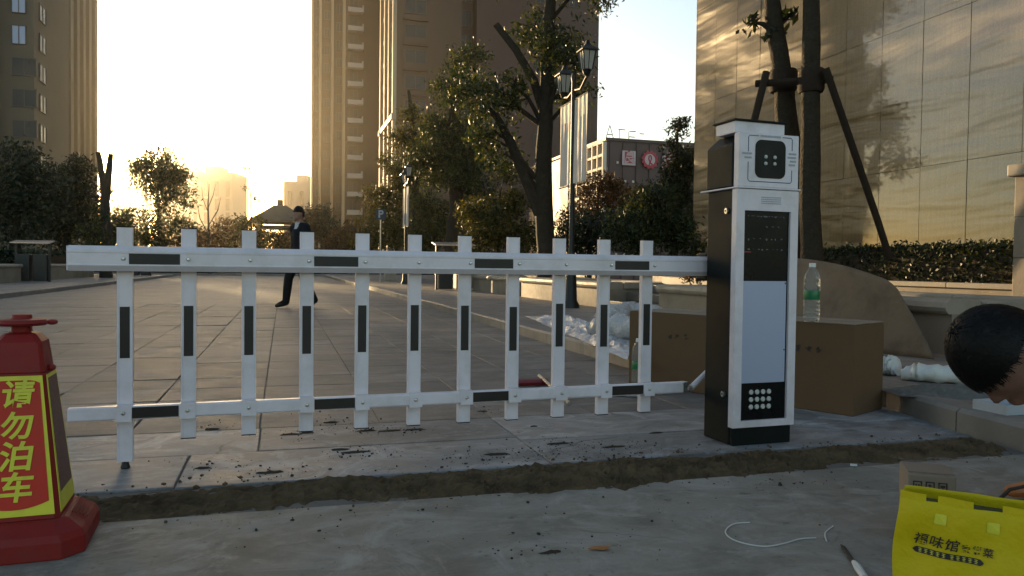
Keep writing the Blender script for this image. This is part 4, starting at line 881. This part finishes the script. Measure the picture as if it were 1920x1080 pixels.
def bagchars(body, size, a0, b0, step, mat, off, shear):
    cu = bpy.data.curves.new('t', 'FONT'); cu.size = size; cu.offset = off; cu.shear = shear; cu.align_x = 'CENTER'; cu.align_y = 'CENTER'
    for k, ch in enumerate(body):
        cu.body = ch; ob = bpy.data.objects.new('t', cu); COL.objects.link(ob); dg = bpy.context.evaluated_depsgraph_get(); dg.update()
        me = bpy.data.meshes.new_from_object(ob.evaluated_get(dg)); bpy.data.objects.remove(ob); me.name = 'character'
        fin(bpy.data.objects.new('character', onbag(me, a0+k*step, b0)), mat, bag)
    bpy.data.curves.remove(cu)
bagchars('福味馆', .0265, .135, .70, .077, MAT['bagink'], .0003, .16)
bagchars('家常菜', .0185, .362, .693, .052, MAT['bagink'], .0003, .05)
bm_ = MB(); nb = 40
for k in range(nb):
    x0_, x1_ = -.0625+.125*k/nb, -.0625+.125*(k+1)/nb; hh = lambda x: .0062*min(1, (.0625-abs(x))/.006+.12)
    bm_.add([(x0_,-hh(x0_),0),(x1_,-hh(x1_),0),(x1_,hh(x1_),0),(x0_,hh(x0_),0)], [(0,1,2,3)])
fin(bpy.data.objects.new('slogan_band', onbag(bm_.mesh('slogan_band'), .275, .617, .0018)), MAT['bagink'], bag)
for k in range(10):
    q_ = MB(); x_ = -.052+k*.0105+(.004 if k > 4 else 0)
    for (a_, b_, c_, d_) in ((0,.006,.003,.0042),(0,.006,-.0004,.0008),(.0025,.0037,-.004,.0042),(.0004,.0056,-.0038,-.0028)): q_.add([(x_+a_,c_,0),(x_+b_,c_,0),(x_+b_,d_,0),(x_+a_,d_,0)], [(0,1,2,3)])
    tag(fin(bpy.data.objects.new('slogan_mark', onbag(q_.mesh('slogan_mark'), .275, .617, .0026)), MAT['bagpale'], bag), kind='stuff')
for a_ in (.22, .48):
    hp2 = MB().add([(x, y, 0) for x, y in rrect(-.011,.011,-.011,.011,.003)], [tuple(range(24))]); fin(bpy.data.objects.new('handle_patch', onbag(hp2.mesh('handle_patch'), a_, .88, .0016)), MAT['yellow'], bag)

# ------------------------------------------------------------------ wrapped things, sheet, tools
def crumple(name, label, cat, quad, n, m_, amp, mat, h0=.108, thick=.01):
    """a crumpled sheet lying on the pavement: quad = four ground pixels"""
    P = [G(u, v, h0) for u, v in quad]; t = thing(name, label, cat, P[0]); rows = []
    for j in range(m_+1):
        row = []
        for i in range(n+1):
            a_, b_ = i/n, j/m_; p = (P[0]*(1-a_)+P[1]*a_)*(1-b_)+(P[3]*(1-a_)+P[2]*a_)*b_-P[0]
            e = min(1, 6*min(a_,1-a_,b_,1-b_)+.05)
            p.z = .004+e*amp*(.5+.35*math.sin(a_*31+4*math.sin(b_*5))+.3*math.sin(b_*17+a_*9)+random.gauss(0,.22)); p.x += random.gauss(0,.008); p.y += random.gauss(0,.008); p.z = max(.002, p.z); row.append(tuple(p))
        rows.append(row)
    mm = MB().rings(rows, False, False); o = mm.build('sheet', mat, t, smooth=False); s_ = o.modifiers.new('s', 'SOLIDIFY'); s_.thickness = .0015; return t
crumple('silver_sheet', 'crumpled silver packing sheet lying along the kerb left of the carton', 'packing sheet', [(985,594),(1175,676),(1195,634),(1060,592)], 46, 12, .05, MAT['foil'])
def sack(name, label, cat, pts, rad, mat, h0=.108, group=None):
    P = [G(u, v, h0) for u, v in pts]; t = thing(name, label, cat, P[0], 0, group); n = 22; R = []
    ds = [p-P[0] for p in P]
    cl = []
    for k in range(n+1):
        q = k/n*(len(ds)-1); i = min(int(q), len(ds)-2); cl.append(ds[i].lerp(ds[i+1], q-i))
    for k, c in enumerate(cl):
        d = (cl[min(k+1,n)]-cl[max(k-1,0)]).normalized(); sd_ = Vector((-d.y, d.x, 0)); r_ = rad*(max(.15, math.sin(math.pi*min(max(k/n,.03),.97)))**.22)*random.uniform(.9,1.1); ring = []
        for i in range(18):
            a_ = 2*math.pi*i/18; rr = r_*(1+.10*math.sin(3*a_+k*1.1)+random.gauss(0,.035)); ring.append(tuple(c+sd_*math.cos(a_)*rr*1.15+Vector((0,0,max(.001, r_*.92+math.sin(a_)*rr*.92)))))
        R.append(ring)
    MB().rings(R).build('wrapping', mat, t, smooth=True); return t
sack('wrapped_bundle', 'upper pale plastic-wrapped bundle heaped behind the left end of the carton', 'bundle', [(1132,612),(1180,608),(1250,612)], .14, MAT['wrap'], .108)
sack('wrapped_bundle', 'lower grey bubble-wrapped roll lying on the pavement beside the carton', 'bundle', [(1112,630),(1160,636),(1230,645)], .12, MAT['wrap'], .108)
sack('wrapped_roll', 'nearer white plastic-wrapped roll on the pavement right of the carton', 'roll', [(1690,712),(1740,716),(1840,722)], .058, MAT['pipe'], .108)
sack('wrapped_roll', 'short white wrapped roll end peeping out behind the carton corner', 'roll', [(1630,700),(1668,703),(1684,705)], .062, MAT['pipe'], .108)
# leaning sheet of old cardboard
A0 = G(1450, 640, .108); A1 = G(1752, 674, .108)
t = thing('cardboard_sheet', 'large worn brown cardboard sheet leaning on the planter behind the carton', 'cardboard', A0); rows = []
U0 = PY(1450, 482, A0.y+.42); U1 = PY(1684, 531, A1.y+.30)
for j in range(13):
    row = []
    for i in range(29):
        a_, b_ = i/28, j/12; lo_ = A0.lerp(A1, a_); hi_ = U0.lerp(U1, a_)
        hi_ = hi_+Vector((0,0,.055*math.sin(math.pi*a_)-.05*max(0,(a_-.9)/.1)**2)); p = lo_.lerp(hi_, b_)-A0; p += Vector((0,-.02*math.sin(b_*math.pi)+.012*math.sin(a_*11+b_*4)*b_, 0))
        row.append(tuple(p))
    rows.append(row)
o = MB().rings(rows, False, False).build('sheet', MAT['cardboard_old'], t, smooth=True); s_ = o.modifiers.new('s','SOLIDIFY'); s_.thickness = .006
# sand heap and tool tray on the pavement
c = G(1800, 742, .108); rows = []
for j in range(15):
    row = []
    for i in range(25):
        a_, b_ = i/24*2-1, j/14*2-1; e = max(0, 1-(a_*a_+b_*b_)); row.append((a_*.34*CA-b_*.16*SA*-1*0+a_*0, b_*.15-a_*.13, -.003+.05*e**.8*(1+.25*math.sin(a_*9+b_*7))+random.gauss(0,.003)*(e > 0)))
    rows.append(row)
tag(MB().rings(rows, False, False).build('sand', M('grey_sand', (.15,.14,.125), .95, 0, .4, 20, .8, 90, .1), None, c), 'low patch of grey sand on the pavement edge below the wrapped roll', None, None, 'stuff')
c = G(1905, 770, .11); t = thing('tool_tray', 'flat pale tool tray on the kerb under the crouching person', 'tray', c, A)
MB().box(-.16,.22,-.09,.09,.0,.012).build('floor', MAT['traym'], t); [MB().box(*q,.0125,.045).build('rim', MAT['traym'], t) for q in ((-.16,.22,-.09,-.08),(-.16,.22,.08,.09),(-.16,-.15,-.079,.079),(.21,.22,-.079,.079))]
# red scraper tool behind the barrier
p0 = G(967, 724); p1 = G(1026, 722); p2 = G(1010, 716); p3 = G(1067, 760); t = thing('floor_scraper', 'dark red block tool with a thin metal handle lying behind the barrier', 'tool', p0)
MB().tube([p0-p0+Vector((0,0,.022)), p1-p0+Vector((0,0,.022))], .022, 8).build('head', MAT['redtool'], t); MB().tube([p2-p0+Vector((0,0,.044)), p3-p0+Vector((0,0,.012))], .010, 8).build('handle', MAT['steel'], t)
crumple('plastic_scrap', 'flat scrap of clear crinkled plastic on the ground below the lower rail', 'plastic scrap', [(1142,742),(1192,745),(1200,736),(1150,735)], 14, 5, .012, MAT['foil'], 0)
def wire(label, pix, r=.0019):
    P = [G(u, v) for u, v in pix]; Q = []
    for k in range(len(P)-1):
        a_, b_, c_, d_ = P[max(k-1,0)], P[k], P[k+1], P[min(k+2,len(P)-1)]
        for q in range(6):
            x = q/6; Q.append(.5*((2*b_)+(c_-a_)*x+(2*a_-5*b_+4*c_-d_)*x*x+(3*b_-a_-3*c_+d_)*x**3))
    Q.append(P[-1]); o0 = P[0]
    tag(MB().tube([q-o0+Vector((0,0,r*1.3)) for q in Q], r, 6).build('loose_wire', MAT['wire'], None, o0, smooth=True), label, 'wire', 'bits of white wire on the concrete')
wire('long curved white wire lying on the concrete before the cabinet', [(1406,981),(1375,984),(1360,998),(1372,1012),(1402,1022),(1438,1026),(1472,1020),(1500,1012),(1530,1010)])
wire('short curved white wire near the black screwdriver', [(1562,988),(1549,998),(1547,1006),(1550,1017)])
p0 = G(1577, 1026); p1 = G(1622, 1092); t = thing('screwdriver', 'thin black screwdriver with a clear handle lying on the concrete beside the bag', 'screwdriver', p0); d = p1-p0
MB().tube([Vector((0,0,.006)), d*.1+Vector((0,0,.0075)), d*.55+Vector((0,0,.008))], [.0025,.006,.0065], 8).build('sleeve', MAT['rubber'], t); MB().tube([d*.551+Vector((0,0,.009)), d*.7+Vector((0,0,.010)), d+Vector((0,0,.010))], [.006,.010,.009], 8).build('handle', MAT['paper'], t)
p0 = G(1122, 1031); t = tag(MB().add([(-.03,0,.003),(-.012,.012,.006),(.012,.016,.004),(.035,.004,.010),(.014,-.012,.004),(-.01,-.011,.007)], [(0,1,2,3,4,5)]).build('fallen_leaf', MAT['dryleaf'], None, p0), 'dry orange leaf on the concrete at the bottom centre', 'leaf')
sm_ = t.modifiers.new('s','SOLIDIFY'); sm_.thickness = .0008
p0 = G(1600, 876); tag(MB().rings([[(-.014,-.006,0),(.012,-.008,0),(.015,.005,0),(-.01,.007,0)],[(-.012,-.005,.006),(.011,-.006,.008),(.013,.004,.006),(-.009,.006,.007)]]).build('pale_chip', MAT['paper'], None, (p0.x,p0.y,.006)), 'small pale chip on the loose earth right of the cabinet', 'stone chip')
# orange-handled power tool with its black cord
p0 = G(1935, 935); t = thing('power_tool', 'orange tool with a black cord on the ground behind the yellow bag', 'power tool', p0, A)
MB().rings([[(-.11+q*.05, y*s_, .032+z*s_) for y, z in ((-.03,0),(-.02,.022),(.02,.022),(.03,0),(.02,-.022),(-.02,-.022))] for q, s_ in ((0,.45),(.3,.75),(1.2,.9),(2.4,1.15),(5,1.4))]).build('handle', MAT['orange'], t, bevel=.004)
cp = [G(1858,952,.10), G(1872,938,.11), G(1893,918,.12), G(1925,911,.10), G(1990,930,.02)]
MB().tube([Matrix.Rotation(-A,3,'Z') @ (q-p0) for q in cp], .0055, 8).build('cord', MAT['rubber'], t, smooth=True); MB().box(-.05,.01,-.10,-.06,0,.03).build('blue_clip', MAT['bluep'], t, bevel=.004)

# ------------------------------------------------------------------ people
def limb_mesh(J, E_):
    """tapered closed limbs and rounded joints, fused into one surface afterwards; radii are (sideways, front-back)"""
    m = MB(); rr = lambda k: J[k][1] if hasattr(J[k][1], '__len__') else (J[k][1], J[k][1])
    for k in J:
        r = rr(k); m.ball(J[k][0], (min(r), r[0], min(r)), 14, 10)
    for a, b in E_:
        pa, pb = Vector(J[a][0]), Vector(J[b][0]); t = (pb-pa).normalized(); lat = Vector((0,1,0)); lat = lat-t*lat.dot(t)
        if lat.length < .2: lat = Vector((1,0,0))-t*t.x
        lat.normalize(); per = t.cross(lat); R = []
        for q in (0, .33, .67, 1):
            p = pa.lerp(pb, q); ra, rb = rr(a), rr(b); bul = 1+.06*math.sin(math.pi*q); x = (ra[0]*(1-q)+rb[0]*q)*bul; y = (ra[1]*(1-q)+rb[1]*q)*bul
            R.append([tuple(p+lat*x*math.cos(2*math.pi*i/16)+per*y*math.sin(2*math.pi*i/16)) for i in range(16)])
        m.rings(R)
    return m.mesh('limbs')
def fuse(meshes, voxel, name, smooth=6):
    bm = bmesh.new()
    for me in meshes: bm.from_mesh(me)
    bmesh.ops.recalc_face_normals(bm, faces=bm.faces)
    me = bpy.data.meshes.new(name); bm.to_mesh(me); bm.free(); ob = bpy.data.objects.new(name, me); COL.objects.link(ob)
    r = ob.modifiers.new('r', 'REMESH'); r.mode = 'VOXEL'; r.voxel_size = voxel; s = ob.modifiers.new('s', 'SMOOTH'); s.iterations = smooth; s.factor = .5
    dg = bpy.context.evaluated_depsgraph_get(); dg.update(); out = bpy.data.meshes.new_from_object(ob.evaluated_get(dg)); bpy.data.objects.remove(ob); out.name = name; return out
def head_mesh(scale=1.0):
    """face towards +x, z up, centre of the skull at the origin, metres"""
    m = MB()
    def shape(d):
        x, y, z = d; k = 1.0
        if z < -.2: k *= 1-.10*(-z-.2)-(.16*max(0,-x)*(-z))
        if x > .5: k *= 1-.06*(x-.5)
        return k
    m.ball((0,0,0), (.098,.076,.118), 28, 20, shape); m.ball((.040,0,-.075), (.050,.050,.045), 16, 10)
    m.rings([[(.085,y*.5,.02) for y in (-.012,0,.012)]+[(.092,0,.02)], [(.10,-.016,-.028),(.097,0,-.03),(.10,.016,-.028),(.122,0,-.026)], [(.086,-.010,-.038),(.085,0,-.04),(.086,.010,-.038),(.098,0,-.038)]])
    for s in (-1,1):
        m.ball((-.004,s*.079,-.008), (.017,.008,.030), 12, 8); m.ball((.084,s*.032,.014), (.010,.016,.007), 8, 6)
    m.ball((.096,0,-.060), (.008,.024,.005), 8, 6); m.ball((.094,0,-.071), (.009,.020,.006), 8, 6)
    me = m.mesh('head'); me.transform(Matrix.Scale(scale, 4)); return me
def person(name, label, loc, rz, J, E_, headM, regions, mats, voxel, hair, group=None, hands=(), sub=2):
    t = thing(name, label, 'person', loc, rz, group); parts = [limb_mesh(J, E_)]
    h = head_mesh(); h.transform(headM); parts.append(h)
    for (w_, dirv, palm, sgn) in hands:       # a hand: palm block plus five tapered fingers
        hm = MB(); w_ = Vector(w_); d = Vector(dirv).normalized(); n = Vector(palm).normalized(); s_ = d.cross(n).normalized()*sgn
        hm.tube([w_-d*.02, w_+d*.03+s_*.0, w_+d*.075], [.022,.030,.028], 8)
        for k, ln in enumerate((.070,.078,.074,.058)):
            b_ = w_+d*.075+s_*(.027-.018*k); hm.tube([b_-d*.02, b_+d*ln*.45+n*.008, b_+d*ln*.75+n*.028, b_+d*ln*.82+n*.045], [.0095,.009,.008,.006], 6)
        hm.tube([w_+s_*.024+d*.02, w_+s_*.05+d*.05+n*.01, w_+s_*.052+d*.08+n*.03], [.012,.010,.007], 6); parts.append(hm.mesh('hand'))
    me = fuse(parts, voxel, 'body'); 
    for mt in mats: me.materials.append(mt)
    for p in me.polygons: p.material_index = regions(p.center); p.use_smooth = True
    o = bpy.data.objects.new('body', me); COL.objects.link(o); o.parent = t
    if hair:
        hm = hair.mesh('hair'); hm.transform(headM); fin(bpy.data.objects.new('hair', hm), MAT['hair'], t, smooth=True)
    return t
def strands(headM, parent, n=2600):
    rng = np.random.default_rng(4); V = []
    for _ in range(n):
        th = math.acos(rng.uniform(-.12, 1)); ph = rng.uniform(0, 2*math.pi); ln = rng.uniform(.03,.07); w_ = rng.uniform(.0008,.0018); prev = None
        for k in range(5):
            t2 = th+k*ln/5/.1; p2 = ph+.10*math.sin(k+ph*3)*.4; x, y, z = math.sin(t2)*math.cos(p2), math.sin(t2)*math.sin(p2), math.cos(t2)
            if x > -.25 and z*.13 < .004+.02*rng.uniform(): break
            if z*.13 < -.085: break
            up_ = 1.0+.012+.02*rng.uniform()*(k/4); p = Vector((x*.108*up_-.006, y*.086*up_, z*.130*up_+.004)); e = Vector((-math.sin(p2)*w_*(1-k*.2), math.cos(p2)*w_*(1-k*.2), 0))
            if prev is not None: V.append([prev[0], prev[1], p+e, p-e])
            prev = (p-e, p+e)
    arr = np.array([[tuple(headM @ Vector(q)) for q in quad] for quad in V]); quads_obj('hair_strands', arr, MAT['hair'], parent)
def hair_cap(n=26, m_=16, front=.02, low=-.075, seed=1):
    random.seed(seed); h = MB(); R = []
    for k in range(m_+1):
        th = math.pi*(.012+.66*k/m_); ring = []
        for i in range(n):
            ph = 2*math.pi*i/n; x, y, z = math.sin(th)*math.cos(ph), math.sin(th)*math.sin(ph), math.cos(th)
            lim = front if x > .30 else (low if x < -.28 else front*.75)
            zz = max(z*.130+.004, lim); g = 1.0 if z*.130+.004 >= lim else .93
            ring.append(((x*.108-.006)*g+random.gauss(0,.0015), y*.086*g+random.gauss(0,.0015), zz+random.gauss(0,.002)))
        R.append(ring)
    h.rings(R); return h
# walking man
def walker(s=1.0):
    return dict(pelvis=((0,0,.95),(.13,.10)), waist=((0,0,1.08),(.14,.10)), chest=((.015,0,1.27),(.165,.115)), neckb=((.0,0,1.43),(.075,.07)), neck=((.012,0,1.50),.052), headb=((.02,0,1.56),.05),
     lh=((0,.09,.90),.095), lk=((.0,.10,.50),.076), la=((-.24,.10,.13),.060), lt=((-.10,.11,.035),.036), rh=((0,-.09,.90),.095), rk=((.17,-.09,.50),.076), ra=((.22,-.09,.10),.060), rt=((.40,-.10,.045),.034),
     ls=((0,.17,1.39),.07), le=((.03,.25,1.12),.05), lw=((.12,.25,.90),.032), rs=((0,-.17,1.39),.07), re=((-.07,-.25,1.13),.05), rw=((-.02,-.26,.89),.032)), \
     [('pelvis','waist'),('waist','chest'),('chest','neckb'),('neckb','neck'),('neck','headb'),('pelvis','lh'),('lh','lk'),('lk','la'),('la','lt'),('pelvis','rh'),('rh','rk'),('rk','ra'),('ra','rt'),('neckb','ls'),('ls','le'),('le','lw'),('neckb','rs'),('rs','re'),('re','rw')]
J, E_ = walker()
def reg(c):
    if c.z < .085: return 3
    if c.z < .98 and not (abs(c.y) > .20): return 2
    if c.z > 1.47: return 0
    if abs(c.y) > .19 and c.z < .92: return 0
    if c.z > 1.36 and c.x > .05 and abs(c.y) < .035+(c.z-1.36)*.25: return 4
    return 1
HM = Matrix.Translation((.035, 0, 1.625))
PM = [MAT['skin'], MAT['sweater'], MAT['trousers'], MAT['shoe'], MAT['shirt']]
hands_w = [((.125,.25,.885),(.25,0,-1),(.6,-.4,0),-1), ((-.015,-.26,.875),(.1,0,-1),(.6,.4,0),1)]
man_p = G(562, 577); fdir = math.atan2(-.80, -.60)
person('person', 'man in dark navy sweater and black trousers walking across the road', (man_p.x, man_p.y, 0), fdir, J, E_, HM, reg, PM, .011, hair_cap(), None, hands_w)
fp_ = G(394, 516); J2 = {k: ((v[0][0]*.3, v[0][1], v[0][2]), v[1]) for k, v in J.items()}
person('person', 'tiny distant person in dark clothes far down the road, behind the second picket', (fp_.x, fp_.y, 0), math.radians(200), J2, E_, HM, reg, PM, .022, hair_cap(seed=3))
# crouching person at the right edge, head bent down towards the left
HC = PY(1890, 668, 1.78); base = Vector((HC.x+.50, HC.y+.02, 0)); L = lambda x, y, z: (x, y, z)
# local frame: x to the right, y into the picture
hx_, hz_ = HC.x-base.x, HC.z
J = dict(pelvis=((.30,.0,.34),(.15,.14)), waist=((.20,0,.47),(.15,.13)), chest=((.02,0,.60),(.17,.14)), neckb=((-.17,0,.655),(.085,.08)), neck=((hx_+.155,0,hz_+.055),.058), headb=((hx_+.09,0,hz_+.03),.055),
  lh=((.28,.10,.31),.10), lk=((-.10,.17,.43),.072), la=((.08,.17,.10),.05), lt=((-.10,.19,.035),.037), rh=((.28,-.10,.31),.10), rk=((-.10,-.17,.43),.072), ra=((.08,-.17,.10),.05), rt=((-.10,-.19,.035),.037),
  ls=((-.10,.19,.60),.075), le=((-.06,.30,.36),.05), lw=((-.16,.22,.16),.033), rs=((-.10,-.19,.60),.075), re=((.05,-.29,.36),.05), rw=((-.03,-.20,.14),.033))
def reg2(c):
    hd = (Vector((hx_, 0, hz_))-c).length
    if hd < .155 and c.x < hx_+.13: return 0
    if c.z < .085 and c.x < .25: return 3
    if c.z < .2 and abs(c.y) > .1 and c.x < -.02 and (c.x < -.10 or c.y > -.24): return 0 if c.z > .085 else 3
    if c.z < .45 and c.x > -.2: return 2
    return 1
# head: crown to the left, face down; face axis (+x local) -> down, crown (+z local) -> left
fa = Vector((-.36, -.10, -.92)).normalized(); cr = Vector((-.92, -.05, .38)); cr = (cr-fa*cr.dot(fa)).normalized(); sy = cr.cross(fa)
HMc = Matrix(((fa.x,sy.x,cr.x,hx_),(fa.y,sy.y,cr.y,0),(fa.z,sy.z,cr.z,hz_),(0,0,0,1)))
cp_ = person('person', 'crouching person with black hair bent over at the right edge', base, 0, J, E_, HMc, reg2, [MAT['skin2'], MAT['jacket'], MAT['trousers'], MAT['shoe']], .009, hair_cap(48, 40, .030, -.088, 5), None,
       [((-.16,.22,.15),(-.6,0,-.8),(-.5,-.5,.2),-1), ((-.03,-.20,.13),(-.6,0,-.8),(-.5,.5,.2),1)])
strands(HMc, cp_)

# ------------------------------------------------------------------ haze
hz = MB().box(-320, 320, -30, 470, -1.2, 110).build('haze', None, None); tag(hz, 'thin golden haze filling the street', None, None, 'stuff')
hm = bpy.data.materials.new('haze'); hm.use_nodes = True; t_ = hm.node_tree; t_.nodes.clear(); o_ = t_.nodes.new('ShaderNodeOutputMaterial'); v_ = t_.nodes.new('ShaderNodeVolumePrincipled')
v_.inputs['Color'].default_value = (1, .93, .80, 1); v_.inputs['Density'].default_value = .0004; v_.inputs['Anisotropy'].default_value = .93
t_.links.new(v_.outputs[0], o_.inputs['Volume']); hz.data.materials.append(hm)
